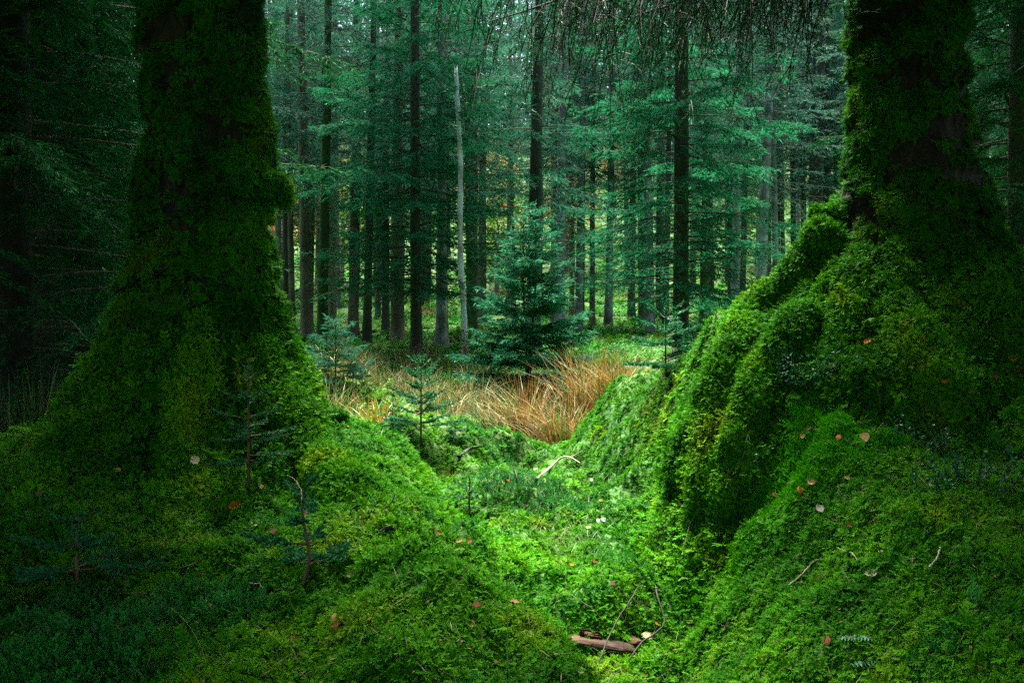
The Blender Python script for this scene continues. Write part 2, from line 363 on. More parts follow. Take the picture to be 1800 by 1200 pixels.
roots_l = [
 root_geo(snap([(450, 600), (490, 690), (545, 790), (620, 880), (700, 950), (790, 1020)], .11), .13, .06, 6),
 root_geo(snap([(260, 600), (190, 700), (120, 800), (40, 880)], .12), .15, .08, 7),
 root_geo(snap([(350, 560), (340, 680), (310, 790), (270, 900)], .11), .13, .07, 9)]
BV = bvh([gl, gr_, *roots_r, *roots_l])
for g in roots_r: child('root', g, M['bark_old'], tr_)
for g in roots_l: child('root', g, M['bark_old'], tl)
# mossy stubs of broken branches
def stub(pts, r0, r1, par, seed):
    g = root_geo(pts, r0, r1, seed, 24, 14); child('branch_stub', g, M['bark_old'], par); return g
stubs_l = [stub([W(470, 330, 5.5), W(492, 330, 5.5), W(497, 345, 5.5), W(499, 362, 5.5)], .04, .026, tl, 1)]
stubs_r = [stub([W(1470, 385, 5.9), W(1445, 380, 5.88), W(1432, 374, 5.86)], .05, .035, tr_, 2), stub([W(1470, 425, 5.8), W(1440, 412, 5.78), W(1424, 420, 5.76)], .06, .04, tr_, 3)]

# ---------------------------------------------------------------- moss: fronds set on points, one stuff object per patch
def frond_tuft(seed, n=5, ln=.038, lw=.15):
    r = np.random.default_rng(seed); g = Geo(); tips = []
    for i in range(n):
        az = 2*np.pi*(i+r.uniform(-.35, .35))/n; l = ln*r.uniform(.6, 1.5); rise = r.uniform(.25, 1.0); curl = r.uniform(.2, .9)
        t = np.linspace(0, 1, 6)
        o = l*(t*.9); u = l*(rise*t-curl*.55*t*t)+.004
        P = np.stack([np.cos(az)*o, np.sin(az)*o, u], 1); T = unit(np.gradient(P, axis=0))
        nrm = unit(np.cross(T, np.cross(np.array([0, 0, 1.]), T)+1e-6)); side = unit(np.cross(T, np.array([0, 0, 1.])))
        w = l*.085
        V = np.stack([P-side*w*(1-t)[:, None], P+side*w*(1-t)[:, None]], 1).reshape(-1, 3)
        q = np.arange(5)[:, None]*2+np.array([0, 1, 3, 2])[None]
        g.add(V, q); tips.append(np.repeat(t, 2))
        for k in (1, 2, 3, 4):
            for s in (-1, 1):
                d = T[k:k+1]*.7+side[k:k+1]*s*.8+np.array([[0, 0, r.uniform(-.3, .15)]])
                diamonds(g, P[k:k+1], d, l*.44*(1.15-t[k]*.6), l*lw, np.array([[0, 0, 1.]])+r.normal(0, .25, (1, 3)))
                tips.append(np.array([t[k]*.5, t[k]*.8, 1, t[k]*.8]))
    return g, np.concatenate(tips)
def hair_tuft(seed, ln=.036):
    r = np.random.default_rng(seed); g = Geo(); tips = []
    for s in range(3):
        b = r.normal(0, .010, 3); b[2] = 0; h = ln*r.uniform(.7, 1.2)
        ax = unit(np.array([r.normal(0, .12), r.normal(0, .12), 1.]))
        for k in range(5):
            t = .25+.75*k/4; m = 7; az = np.linspace(0, 2*np.pi, m, endpoint=False)+r.uniform(0, 6)
            D = np.stack([np.cos(az), np.sin(az), np.full(m, .35+1.2*(k == 4)+.25*k)], 1)
            diamonds(g, np.repeat((b+ax*h*t)[None], m, 0), D, ln*.34, ln*.07, np.array([0, 0, 1.])[None]+r.normal(0, .3, (m, 3)))
            tips.append(np.full(4*m, t**2))
    return g, np.concatenate(tips)
def blade_tuft(seed, ln=.03):
    r = np.random.default_rng(seed); g = Geo(); n = 14
    P = r.normal(0, .012, (n, 3)); P[:, 2] = 0
    D = np.stack([r.normal(0, .35, n), r.normal(0, .35, n), np.ones(n)], 1)
    diamonds(g, P, D, ln*r.uniform(.6, 1.2, n), .0045, r.normal(0, 1, (n, 3)))
    return g, np.tile(np.array([0, .4, 1, .4]), n)
def proto_coll(name, fn, m, k=3):
    c = bpy.data.collections.new(name)
    for i in range(k):
        g, tip = fn(100+i*7); me = g.mesh(name, m)
        a = me.attributes.new('tip', 'FLOAT', 'POINT'); a.data.foreach_set('value', tip.astype(np.float32))
        c.objects.link(bpy.data.objects.new(name, me))
    return c
PROTO = {'moss': proto_coll('moss_frond', frond_tuft, M['moss']), 'trunk': proto_coll('moss_frond', lambda s: frond_tuft(s, 7, .032, .10), M['moss_trunk']),
         'hair': proto_coll('hair_moss_stem', hair_tuft, M['hair_moss']), 'emerald': proto_coll('moss_blade', blade_tuft, M['emerald_moss']),
         'cover': proto_coll('cover_frond', lambda s: frond_tuft(s, 7, .16), M['cover'])}
def gn_tree(coll):
    t = bpy.data.node_groups.new('scatter', 'GeometryNodeTree')
    t.interface.new_socket('Geometry', in_out='INPUT', socket_type='NodeSocketGeometry')
    t.interface.new_socket('Geometry', in_out='OUTPUT', socket_type='NodeSocketGeometry')
    N, L = t.nodes, t.links
    a = N.new('NodeGroupInput'); b = N.new('NodeGroupOutput'); ip = N.new('GeometryNodeInstanceOnPoints')
    ci = N.new('GeometryNodeCollectionInfo'); ci.inputs['Collection'].default_value = coll; ci.inputs['Separate Children'].default_value = True
    ci.inputs['Reset Children'].default_value = True
    def na(nm, ty):
        x = N.new('GeometryNodeInputNamedAttribute'); x.data_type = ty; x.inputs[0].default_value = nm; return x.outputs[0]
    L.new(a.outputs[0], ip.inputs['Points']); L.new(ci.outputs[0], ip.inputs['Instance']); ip.inputs['Pick Instance'].default_value = True
    L.new(na('idx', 'INT'), ip.inputs['Instance Index']); L.new(na('rot', 'FLOAT_VECTOR'), ip.inputs['Rotation'])
    L.new(na('scl', 'FLOAT_VECTOR'), ip.inputs['Scale']); L.new(ip.outputs[0], b.inputs[0])
    return t
GN = {k: gn_tree(c) for k, c in PROTO.items()}
def scatter(name, kind, P, Nrm, S, var, rng, parent=None, k=3, tilt=.25):
    n = len(P); Nn = unit(Nrm+rng.normal(0, tilt, (n, 3))); yaw = rng.uniform(0, 2*np.pi, n)
    be = np.arccos(np.clip(Nn[:, 2], -1, 1)); ga = np.arctan2(Nn[:, 1], Nn[:, 0])
    cb, sb, cg, sg, cy_, sy = np.cos(be), np.sin(be), np.cos(ga), np.sin(ga), np.cos(yaw), np.sin(yaw)
    m00 = cg*cb*cy_-sg*sy; m10 = sg*cb*cy_+cg*sy; m20 = -sb*cy_; m21 = sb*sy; m22 = cb
    rot = np.stack([np.arctan2(m21, m22), np.arcsin(np.clip(-m20, -1, 1)), np.arctan2(m10, m00)], 1)
    me = bpy.data.meshes.new(name); me.vertices.add(n); me.vertices.foreach_set('co', P.astype(np.float32).ravel())
    S3 = np.repeat(S[:, None], 3, 1); S3[:, 2] *= rng.uniform(.75, 1.3, n)
    for nm, ty, fld, d in (('rot', 'FLOAT_VECTOR', 'vector', rot), ('scl', 'FLOAT_VECTOR', 'vector', S3), ('var', 'FLOAT', 'value', var)):
        a = me.attributes.new(nm, ty, 'POINT'); a.data.foreach_set(fld, d.astype(np.float32).ravel())
    a = me.attributes.new('idx', 'INT', 'POINT'); a.data.foreach_set('value', rng.integers(0, k, n).astype(np.int32))
    o = link(name, me, parent)
    if parent is not None: o.location = (-parent.location.x, -parent.location.y, -parent.location.z)
    md = o.modifiers.new('scatter', 'NODES'); md.node_group = GN[kind]
    return tag(o, kind='stuff')
def sample(g, n, rng, weight=None, pv=None):
    v, T = g.tris(); a, b, c = v[T[:, 0]], v[T[:, 1]], v[T[:, 2]]
    cr = np.cross(b-a, c-a); ar = np.linalg.norm(cr, axis=1)
    w = ar*(weight((a+b+c)/3) if weight else 1); cum = np.cumsum(w); cum /= cum[-1]
    i = np.searchsorted(cum, rng.uniform(0, 1, n)); i = np.minimum(i, len(T)-1)
    u, s = rng.uniform(0, 1, n), rng.uniform(0, 1, n); f = u+s > 1; u[f], s[f] = 1-u[f], 1-s[f]
    P = a[i]+(b-a)[i]*u[:, None]+(c-a)[i]*s[:, None]; Nn = unit(cr[i])
    if pv is not None: return P, Nn, pv[T[i, 0]]
    return P, Nn
rng = np.random.default_rng(5)
UP = np.array([0, 0, 1.])
# ground moss
n = 200000
gn_ = Geo(); _sel = ((np.abs(GX) < GY*.56+.6)&(GY > 2.1)&(GY < 12.6)).reshape(-1)[gq].all(1); gn_.add(gg.v[0], gq[_sel])
P0, N0 = sample(gn_, n, rng, lambda c: 1/c[:, 1]**2)
xx, yy, zz = P0.T
pn = fbm(xx*.9+4, yy*.9, 2.2, 3)
def zone(x, y, c): return sum(bump2(x, y, *q) for q in c)
hair = zone(xx, yy, [(-.22, 9.5, .55, .42, 1.0), (.12, 7.0, .62, .26, 1.1, -.55), (-1.35, 2.8, .8, .45, .95), (-.75, 4.1, .25, .2, .6), (.3, 10.3, .6, .5, .8)])+.9*fbm(xx*3.5, yy*3.5, 9, 3)
emer = zone(xx, yy, [(1.62, 4.95, .42, .42, 1.4), (1.38, 4.85, .3, .3, 1.0)])+.7*fbm(xx*5, yy*5, 19, 3)
emer = emer+rng.normal(0, .27, n); hair = hair+rng.normal(0, .2, n)
kindv = np.where(emer > .86, 2, np.where(hair > .74, 1, 0))
var = np.clip(.5+.3*pn+rng.normal(0, .16, n), 0, 1)
sc = (.46+.032*yy)*np.exp(.3*fbm(xx*2.6, yy*2.6, 41, 2))*np.exp(rng.normal(0, .28, n))
P = np.stack([xx, yy, zz-.004], 1); Nn = unit(N0*.75+UP*.3)
bare = fbm(xx*5, yy*5, 31, 3)+.25*rng.normal(0, 1, n) > .72
for nm, kd, k_ in (('feather_moss', 'moss', 0), ('hair_moss', 'hair', 1), ('emerald_moss', 'emerald', 2)):
    s = (kindv == k_)&~(bare if k_ == 0 else np.zeros(n, bool))
    mult = {0: 1, 1: 1.0, 2: 1.2}[k_]
    o = scatter(nm, kd, P[s], Nn[s], sc[s]*mult, var[s], rng)
# extra emerald and hair moss for thickness
s = (kindv > 0); 
for nm, kd, k_ in (('hair_moss', 'hair', 1), ('emerald_moss', 'emerald', 2)):
    i = np.flatnonzero(kindv == k_); i = np.repeat(i, 2 if k_ == 2 else 1)
    q = P[i].copy(); q[:, :2] += rng.normal(0, .03, (len(i), 2)); q[:, 2] = ground_z(q[:, 0], q[:, 1])
    scatter(nm, kd, q, Nn[i], sc[i]*1.1, np.clip(var[i]+rng.normal(0, .15, len(i)), 0, 1), rng)
# moss on the trunks and roots
def trunk_moss(par, g, pad, n, seed, up_cov):
    r = np.random.default_rng(seed)
    P, Nn, pv = sample(g, n, r, lambda c: np.where(c[:, 2] < 3.6, 1, 0)*np.where(c[:, 1] < par.location.y+.5, 1, .15), pad)
    cov = np.interp(P[:, 2], [0, 1.0, 1.5, 2.2, 3.4], [1, .97, .88, up_cov, up_cov*.8])
    keep = (pv*.8+.2*r.uniform(0, 1, n)) > (1-cov)*.95
    keep &= P[:, 2] > ground_z(P[:, 0], P[:, 1])-.02
    P, Nn = P[keep], Nn[keep]; lw = sstep(.9, 1.7, P[:, 2])
    N2 = unit(Nn+UP*np.where(lw > .5, .25, .45)[:, None]); m = len(P)
    v = np.clip(.48+.35*fbm(P[:, 0]*2.2, P[:, 1]*2.2, P[:, 2]*2.2+seed, 3)+r.normal(0, .17, m), 0, 1)
    S = np.exp(r.normal(-.2, .3, m))*(1-.25*lw); lo = P[:, 2]+r.normal(0, .15, m) < .95
    scatter('moss', 'moss', P[lo], N2[lo], S[lo]*1.1, v[lo], r, par, tilt=.35)
    scatter('moss', 'trunk', P[~lo], N2[~lo], S[~lo], v[~lo], r, par, tilt=.4)
trunk_moss(tl, gl, padl, 80000, 21, .56)
trunk_moss(tr_, gr_, padr, 80000, 22, .62)
for par, gs, sd_ in ((tl, roots_l+stubs_l, 31), (tr_, roots_r+stubs_r, 32)):
    r = np.random.default_rng(sd_); Ps, Ns = [], []
    for g in gs:
        v, T = g.tris(); L_ = np.linalg.norm(v.max(0)-v.min(0))
        p, q = sample(g, int(3300*L_+300), r); Ps.append(p); Ns.append(q)
    P2, N2 = np.concatenate(Ps), np.concatenate(Ns); k_ = P2[:, 2] > ground_z(P2[:, 0], P2[:, 1])-.01; P2, N2 = P2[k_], N2[k_]; m = len(P2)
    scatter('moss', 'moss', P2, unit(N2+UP*.35), r.uniform(.6, 1.1, m), np.clip(.5+.3*fbm(P2[:, 0]*2.5, P2[:, 1]*2.5, P2[:, 2]*2.5, 2)+r.normal(0, .17, m), 0, 1), r, par, tilt=.35)
# bright moss and litter on the far forest floor
n = 26000
yy = 12*np.exp(rng.uniform(0, 1, n)*math.log(75/12)); xx = rng.uniform(-1, 1, n)*(yy*.56+2)
P = np.stack([xx, yy, ground_z(xx, yy)], 1); keep = fbm(xx*.5, yy*.5, 3, 3) > -.25
P = P[keep]; m = len(P)
scatter('moss_ground_cover', 'cover', P, np.repeat(UP[None], m, 0), .5+.022*P[:, 1]+rng.uniform(-.2, .4, m), np.clip(.5+rng.normal(0, .2, m), 0, 1), rng, tilt=.3)

# ---------------------------------------------------------------- spruce crowns
def shoots(g, r, P, D, N, L, W_, m=0, shade=None):
    n = len(P); diamonds(g, P, D, L, W_, N, np.clip(.5+r.normal(0, .2, n)+(0 if shade is None else shade), 0, 1), m, sag=.12)
def branch(g, r, base, az, L, slope, droop, upturn, dens=1.0, fine=1.0, wood=1, foliage=0, tw_len=.42, bare=.12, hang=.25, wr=None):
    ns = 8; t = np.linspace(0, 1, ns)
    d = np.array([math.cos(az), math.sin(az), 0])
    bend = r.normal(0, .12)
    side0 = np.array([-math.sin(az), math.cos(az), 0])
    def pt(t):
        t = np.asarray(t)[:, None]
        return base+d*L*t+side0*L*bend*t*t+UP*L*(slope*t-droop*t**2+upturn*t**3)
    C = pt(t); w0 = wr or (.004+.006*L)
    tube(g, C, np.linspace(w0, .003, ns), 4, .5, wood, cap=False)
    nt_ = max(3, int(L*15*dens))
    tt = bare+(1-bare)*r.uniform(0, 1, nt_)**.85; sg = np.where(np.arange(nt_) % 2, 1, -1)
    B = pt(tt); T = unit(pt(tt+.02)-B); S = unit(np.cross(T, UP))
    tl_ = L*tw_len*(1.08-tt)**.8*r.uniform(.5, 1.15, nt_)+.06
    TD = unit(T*r.uniform(.5, .9, nt_)[:, None]+S*(sg*r.uniform(.5, 1.0, nt_))[:, None]-UP*r.uniform(0, 2*hang, nt_)[:, None])
    k = np.maximum(3, (tl_*24*dens/fine).astype(int)); idx = np.repeat(np.arange(nt_), k); n = len(idx)
    s = r.uniform(.02, 1, n)
    Pp = B[idx]+TD[idx]*(tl_[idx]*s)[:, None]-UP*(hang*.6*tl_[idx]*s*s)[:, None]
    SS = unit(np.cross(TD[idx], UP+r.normal(0, .3, (n, 3)))); sg2 = np.where(r.uniform(0, 1, n) > .5, 1, -1)
    SD = TD[idx]*r.uniform(.5, 1.0, n)[:, None]+SS*(sg2*r.uniform(.2, .9, n))[:, None]+r.normal(0, .18, (n, 3))
    shoots(g, r, Pp, SD, UP+r.normal(0, .6, (n, 3)), fine*r.uniform(.07, .17, n), fine*r.uniform(.014, .028, n), foliage, .18*(s-.5))
    # along the branch itself
    n = int(L*30*dens)+3; s = bare+(1-bare)*r.uniform(0, 1, n); Q = pt(s)
    shoots(g, r, Q, T[r.integers(0, nt_, n)]+r.normal(0, .5, (n, 3)), UP+r.normal(0, .6, (n, 3)), fine*r.uniform(.07, .14, n), fine*r.uniform(.014, .026, n), foliage)
def dead_sticks(g, r, z0, z1, n, rad_at, m=1):
    for i in range(n):
        z = r.uniform(z0, z1); az = r.uniform(0, 6.28); L = r.uniform(.3, 1.3)
        d = np.array([math.cos(az), math.sin(az), r.uniform(-.45, .15)]); b = np.array([0, 0, z])+d*[1, 1, 0]*rad_at*.7
        p = np.array([b, b+d*L*.5, b+d*L+np.array([0, 0, r.uniform(-.15, .1)])*L])
        tube(g, p, [.010, .007, .003], 3, .5, m, cap=False)
        for q in range(r.integers(0, 4)):
            s = p[1]+(p[2]-p[1])*r.uniform(0, .8); e = d+r.normal(0, .5, 3)
            tube(g, [s, s+e*L*.25], [.004, .002], 3, .5, m, cap=False)
def crown_mesh(name, seed, H, z0, R, nb, needle, dens=1.0, fine=1.0, low=.75, trunk_r=.14, dead=14, dead0=1.0, p=.75, slope=.05, droop=.35, hang=.25, zdense=None, asym=None):
    r = np.random.default_rng(seed); g = Geo()
    u = np.sort((np.arange(nb)+r.uniform(0, 1, nb))/nb)
    if zdense: u = u**zdense
    for i, x in enumerate(u):
        h = z0+(H-.3-z0)*x; L = R*(1-x)**p*r.uniform(.6, 1.2)*(low+(1-low)*min(1, x/.15))+.15
        dn = dens*(.55+.45*min(1, x/.2)); az = i*2.4+r.uniform(-.5, .5)
        if asym: L *= 1+asym[1]*math.cos(az-rad(asym[0]))
        branch(g, r, np.array([0, 0, h]), az, L, slope+.5*x*x+r.normal(0, .10), droop*r.uniform(.6, 1.3)*(1-.5*x), .14, dn, fine, hang=hang)
    n = 30; shoots(g, r, np.stack([np.zeros(n), np.zeros(n), H-.6+r.uniform(0, .6, n)], 1), r.normal(0, .5, (n, 3))+UP*.7, UP+r.normal(0, .5, (n, 3)), fine*.12, fine*.022)
    if dead: dead_sticks(g, r, dead0, z0+.6, dead, trunk_r)
    return g.mesh(name, [needle, M['bark_dark']])
def trunk_mesh(name, seed, H, r0, m, lean=.15, sides=10):
    r = np.random.default_rng(seed); n = 20; z = np.concatenate([[-.5, 0, .15, .35], np.linspace(.7, H, n-4)])
    rr = r0*(1-np.clip(z, 0, H)/H)**.7+.01; rr *= 1+.55*np.exp(-np.maximum(z, 0)/.22)
    ph = r.uniform(0, 6.28); x = lean*np.sin(z/H*2.2+ph)-lean*math.sin(ph); y = lean*np.cos(z/H*1.7+ph)-lean*math.cos(ph)
    g = Geo(); tube(g, np.stack([x, y, z], 1), rr, sides)
    v = g.v[0]; v[:, :2] += (fbm(v[:, 0]*7+seed, v[:, 1]*7, v[:, 2]*2, 2)*r0*.22)[:, None]*np.array([[1, .7]])
    return g.mesh(name, m, True)
CR = {
 'shade': [crown_mesh('crown', 75+i, 14, 1.3, 2.2, 130, M['needle_dark'], .9, 2.2, .85, dead=0, zdense=1.4) for i in range(2)],
 'high': [crown_mesh('crown', 40+i, 14.5, 3.4+.5*i, 1.7, 80, [M['needle'], M['needle_dull'], M['needle'], M['needle_dull']][i], 1.0, 1.0, .75, dead=26, zdense=1.1) for i in range(4)],
 'mid': [crown_mesh('crown', 50+i, 14.5, 2.0+.4*i, 1.8, 100, M['needle'], 1.15, 1.0, .75, dead=16, zdense=1.2) for i in range(2)],
 'lush': [crown_mesh('crown', 60+i, 14, 1.3, 2.1, 170, M['needle_lush'], 1.5, .85, .75, dead=8, dead0=.4, zdense=1.5, droop=.3) for i in range(2)],
 'wide': [crown_mesh('crown', 70, 17, .8, 2.9, 230, M['needle_dark'], 1.75, .6, .8, dead=8, dead0=.3, zdense=1.5, trunk_r=.2)],
 'far': [crown_mesh('crown', 80+i, 15, 3.5+i, 2.0, 70, M['needle_dull'], .75, 1.9, .7, dead=12, zdense=1.15) for i in range(3)],
}
def tree(px, D, r0, kind, bark, label, v=0, cat='spruce tree', group=None, H=20, rz=0, s=1.0, name='spruce_tree', lean=.15, X=None):
    if kind in ('high', 'mid', 'far'): s = s*(.9+max(0, D-22)*.022); H = 15
    X = (px-900)/FPX*D if X is None else X
    label = label or deep_label(900+X/D*FPX, D, bark)
    e = empty(name, (X, D, float(ground_z(X, D))), label, cat, group, rz); e.scale = (1, 1, s)
    key = ('t', round(r0, 2), bark, H, round(lean, 2), v % 3)
    if key not in TM: TM[key] = trunk_mesh('trunk', len(TM)+1, H, r0, M[bark], lean)
    link('trunk', TM[key], e)
    c = CR[kind][v % len(CR[kind])]; link('crown', c, e)['kind'] = 'stuff'
    return e
TM = {}
T_ = tree
def deep_label(px, D, bark):
    a = {'bark': 'brown', 'bark_dark': 'dark', 'bark_mossy': 'mossy', 'bark_pale': 'pale'}[bark]
    g = [(-1e9, 235, 'left of the left old tree'), (235, 480, 'behind the left old tree'), (480, 645, 'between the left old tree and the straight black trunk'), (645, 732, 'between the straight black trunk and the dark leafy spruce'),
         (732, 816, 'between the dark leafy spruce and the white snag'), (816, 937, 'between the white snag and the thick dark trunk'), (937, 1069, 'between the thick dark trunk and the pale grey trunk'), (1069, 1196, 'between the pale grey trunk and the lush spruce'),
         (1196, 1334, 'between the lush spruce and the leaning pale trunk'), (1334, 1490, 'between the leaning pale trunk and the right old tree'), (1490, 1705, 'behind the right old tree'), (1705, 1e9, 'right of the right old tree')]
    w = next(t for lo, hi, t in g if lo <= px < hi)
    return f"{a} slender spruce {'far off' if D > 40 else 'in the wood'} {w}"
T_(540, 23, .14, 'high', 'bark', 'brown spruce trunk rising beside the right edge of the left old tree', 0, rz=1)
T_(566, 21.5, .11, 'high', 'bark_mossy', 'green mossy spruce trunk second from the left old tree', 1, rz=2)
T_(583, 31, .13, 'high', 'bark', 'thin spruce trunk just right of the green mossy trunk', 2, rz=.4)
T_(620, 26, .14, 'mid', 'bark', 'brown spruce half hidden by low foliage left of the straight black trunk', 0, rz=3)
T_(645, 21.5, .09, 'high', 'bark_dark', 'straight thin black spruce trunk above the dry rushes on the left', 3, rz=.7)
T_(698, 22.5, .14, 'high', 'bark', 'brown spruce with mossy foot just left of the dark leafy spruce', 0, rz=5)
T_(732, 19, .10, 'lush', 'bark_dark', 'dark spruce leafy down to knee height left of the white snag', 0, rz=1.2)
T_(776, 22, .12, 'mid', 'bark_pale', 'pale brown spruce trunk between the dark leafy spruce and the white snag', 1, rz=2.2)
T_(832, 27, .11, 'high', 'bark', 'thin brown spruce immediately right of the white snag', 1, rz=2.9)
T_(848, 30, .125, 'high', 'bark', 'second spruce trunk right of the white snag, before orange leaves', 2, rz=4)
T_(937, 20, .145, 'mid', 'bark_dark', 'thick dark spruce rising straight behind the young bushy spruce', 0, rz=.3)
T_(984, 26, .13, 'high', 'bark_pale', 'lichen spotted spruce right of the thick dark trunk behind the bushy spruce', 1, rz=.9)
T_(1021, 31, .11, 'high', 'bark_dark', 'slim dark trunk at the left edge of the bright mossy slope', 3, rz=1.9)
T_(1041, 29, .075, 'high', 'bark', 'very thin reddish trunk standing before the bright mossy slope', 2, rz=3.3)
T_(1069, 29, .11, 'high', 'bark_pale', 'slim pale grey trunk in the middle of the bright mossy slope', 0, rz=5.2)
T_(1110, 33, .12, 'high', 'bark_dark', 'dark slim trunk at the right edge of the bright mossy slope', 1, rz=.1)
T_(1128, 30, .10, 'high', 'bark_dark', 'thin dark trunk left of the pale brown trunk by the lush spruce', 3, rz=2.5)
T_(1142, 27, .14, 'high', 'bark_pale', 'pale brown trunk next left of the large lush spruce', 2, rz=1.1)
T_(1196, 16.5, .13, 'lush', 'bark_dark', 'large lush green spruce with drooping boughs left of the right old tree', 1, rz=4.2)
T_(1290, 24, .10, 'high', 'bark_pale', 'grey trunk rising out of the young spruces right of the lush spruce', 1, rz=2)
T_(1334, 23, .12, 'high', 'bark_pale', 'pale leaning lichen covered trunk near the right old tree', 3, rz=3.8, lean=.5)
for i, (px, D) in enumerate([(1304, 30), (1365, 34), (1377, 38), (1396, 31), (1416, 40), (1440, 33), (1456, 29), (1352, 45)]):
    T_(px, D, .085, 'high', 'bark_dark', ['slim dark trunk right behind the grey trunk that rises from the young spruces', 'slim dark trunk second right of the pale leaning trunk', 'slim dark trunk third right of the pale leaning trunk',
        'slim dark trunk in the middle between the pale leaning trunk and the right old tree', 'very thin far trunk third from the left edge of the right old tree', 'slim dark trunk second from the left edge of the right old tree', 'slim dark trunk nearest the left edge of the right old tree', 'far thin trunk next right of the pale leaning trunk'][i], i, group='thin trunks by the right old tree', rz=i*1.3)
T_(28, 9.2, .19, 'wide', 'bark_black', 'black spruce with broad drooping boughs at the far left edge', 0, rz=.5)
T_(150, 15.5, .14, 'wide', 'bark_dark', 'dark spruce behind the left old tree, beside the black edge spruce', 0, rz=2.6)
T_(80, 12.5, .12, 'wide', 'bark_dark', 'dark spruce whose boughs fill the space right of the black edge spruce', 0, rz=4)
T_(-60, 13.5, .13, 'wide', 'bark_dark', 'dark spruce at the left frame edge behind the black edge spruce', 0, rz=5.5)
T_(215, 19, .13, 'lush', 'bark_dark', 'spruce just showing left of the left old tree behind the others', 1, rz=1)
T_(40, 20, .13, 'lush', 'bark_dark', 'spruce dim in the depth behind the black edge spruce', 0, rz=2)
T_(1860, 17, .13, 'wide', 'bark_dark', 'dark spruce at the right frame edge', 0, rz=3)
T_(1790, 14, .16, 'wide', 'bark_dark', 'dark spruce filling the gap right of the right old tree', 0, rz=1.6)
T_(1735, 24, .14, 'mid', 'bark_dark', 'dim spruce seen close behind the right side of the right old tree', 1, rz=.6)
# the many slender trunks deeper in the wood
r = np.random.default_rng(77); placed = []
tries = 0
while len(placed) < 105 and tries < 5000:
    tries += 1
    D = 24*math.exp(r.uniform(0, 1)*math.log(66/24)); X = r.uniform(-1, 1)*(D*.54+1)
    px = 900+X/D*FPX
    if 1025 < px < 1100 and D < 48: continue
    if 850 < px < 890 and D < 45: continue
    if any((X-a)**2+(D-b)**2 < 2.0 for a, b in placed): continue
    placed.append((X, D))
    k = 'far' if D > 42 else ('mid' if r.uniform() < .3 else 'high')
    T_(0, D, [.08, .10, .13][r.integers(0, 3)], k, ['bark', 'bark_dark', 'bark', 'bark_mossy', 'bark_pale'][r.integers(0, 5)],
       None, int(r.integers(0, 4)), group='slender spruces deep in the wood', rz=r.uniform(0, 6.28), s=r.uniform(.85, 1.15), X=X)
for k in range(45):
    D = r.uniform(24, 46); X = r.uniform(-1, 1)*D*.5; px = 900+X/D*FPX
    if 1020 < px < 1100 or 845 < px < 890: continue
    T_(0, D, .075, 'high', ['bark', 'bark_pale', 'bark_dark'][k % 3], None, k, group='slender spruces deep in the wood', rz=r.uniform(0, 6.28), X=X, s=.95)
# the far wood, one mass of trees beyond
PROTO['far'] = bpy.data.collections.new('far_tree')
for i in range(3):
    g = Geo(); q = np.random.default_rng(i); tube(g, [[0, 0, -1], [0, 0, 9], [0, 0, 20]], [.17, .12, .02], 5, .5, 1)
    for k in range(60):
        x = (k+q.uniform())/60; h = 2.5+17*x; L = 2.5*(1-x)**.7*q.uniform(.6, 1.2)+.2; a = k*2.4; d = np.array([math.cos(a), math.sin(a), -.25]); B = np.array([0, 0, h]); n = int(14*L)+4; u = q.uniform(.1, 1, (n, 1))
        diamonds(g, B+d*L*u, d+q.normal(0, .6, (n, 3)), q.uniform(.25, .5, n), .11, UP+q.normal(0, .6, (n, 3)), q.uniform(0, 1, n), 0)
    PROTO['far'].objects.link(bpy.data.objects.new('far_tree', g.mesh('far_tree', [M['needle_dull'], M['bark']])))
GN['far'] = gn_tree(PROTO['far'])
q = np.random.default_rng(6); y = q.uniform(67, 125, 330); x = q.uniform(-1, 1, 330)*(y*.6+4); Pf = np.stack([x, y, ground_z(x, y)], 1)
scatter('far_forest', 'far', Pf, np.repeat(UP[None], 330, 0), q.uniform(.8, 1.2, 330), q.uniform(0, 1, 330), q, tilt=.01)
# unseen trees added out of frame, their crowns shade the hollow's near end and sides
for i, (X, Y, kd) in enumerate([(-4.6, 2.2, 'shade'), (-3.4, -1.8, 'shade'), (-3.2, 3.6, 'shade'), (3.3, 3.3, 'shade'), (-2.0, -.9, 'shade'), (2.3, -.8, 'shade'), (3.6, -1.2, 'shade'), (5.2, 2.4, 'shade'), (6.6, 7.0, 'shade'), (-6.6, 5.6, 'shade'), (-8, 11.0, 'shade'), (8.6, 11.0, 'shade'), (-7.3, 8.2, 'shade'), (-9.6, 14.0, 'shade'), (-11.5, 17, 'shade'), (9.0, 8.5, 'shade'), (10.6, 15, 'shade'), (1.8, -5.5, 'shade'), (-2.4, -6.0, 'shade'), (-8.5, 1, 'shade'), (8.8, 2, 'shade')]):
    e = T_(0, Y, .18, kd, 'bark_dark', 'unseen spruce added out of frame for shade', i, group='spruces round the near end', rz=i*1.7, X=X)
    for c in e.children:
        if c.name.startswith('crown'): c.location.z = 2.6; c.scale = (1.4, 1.4, 1)
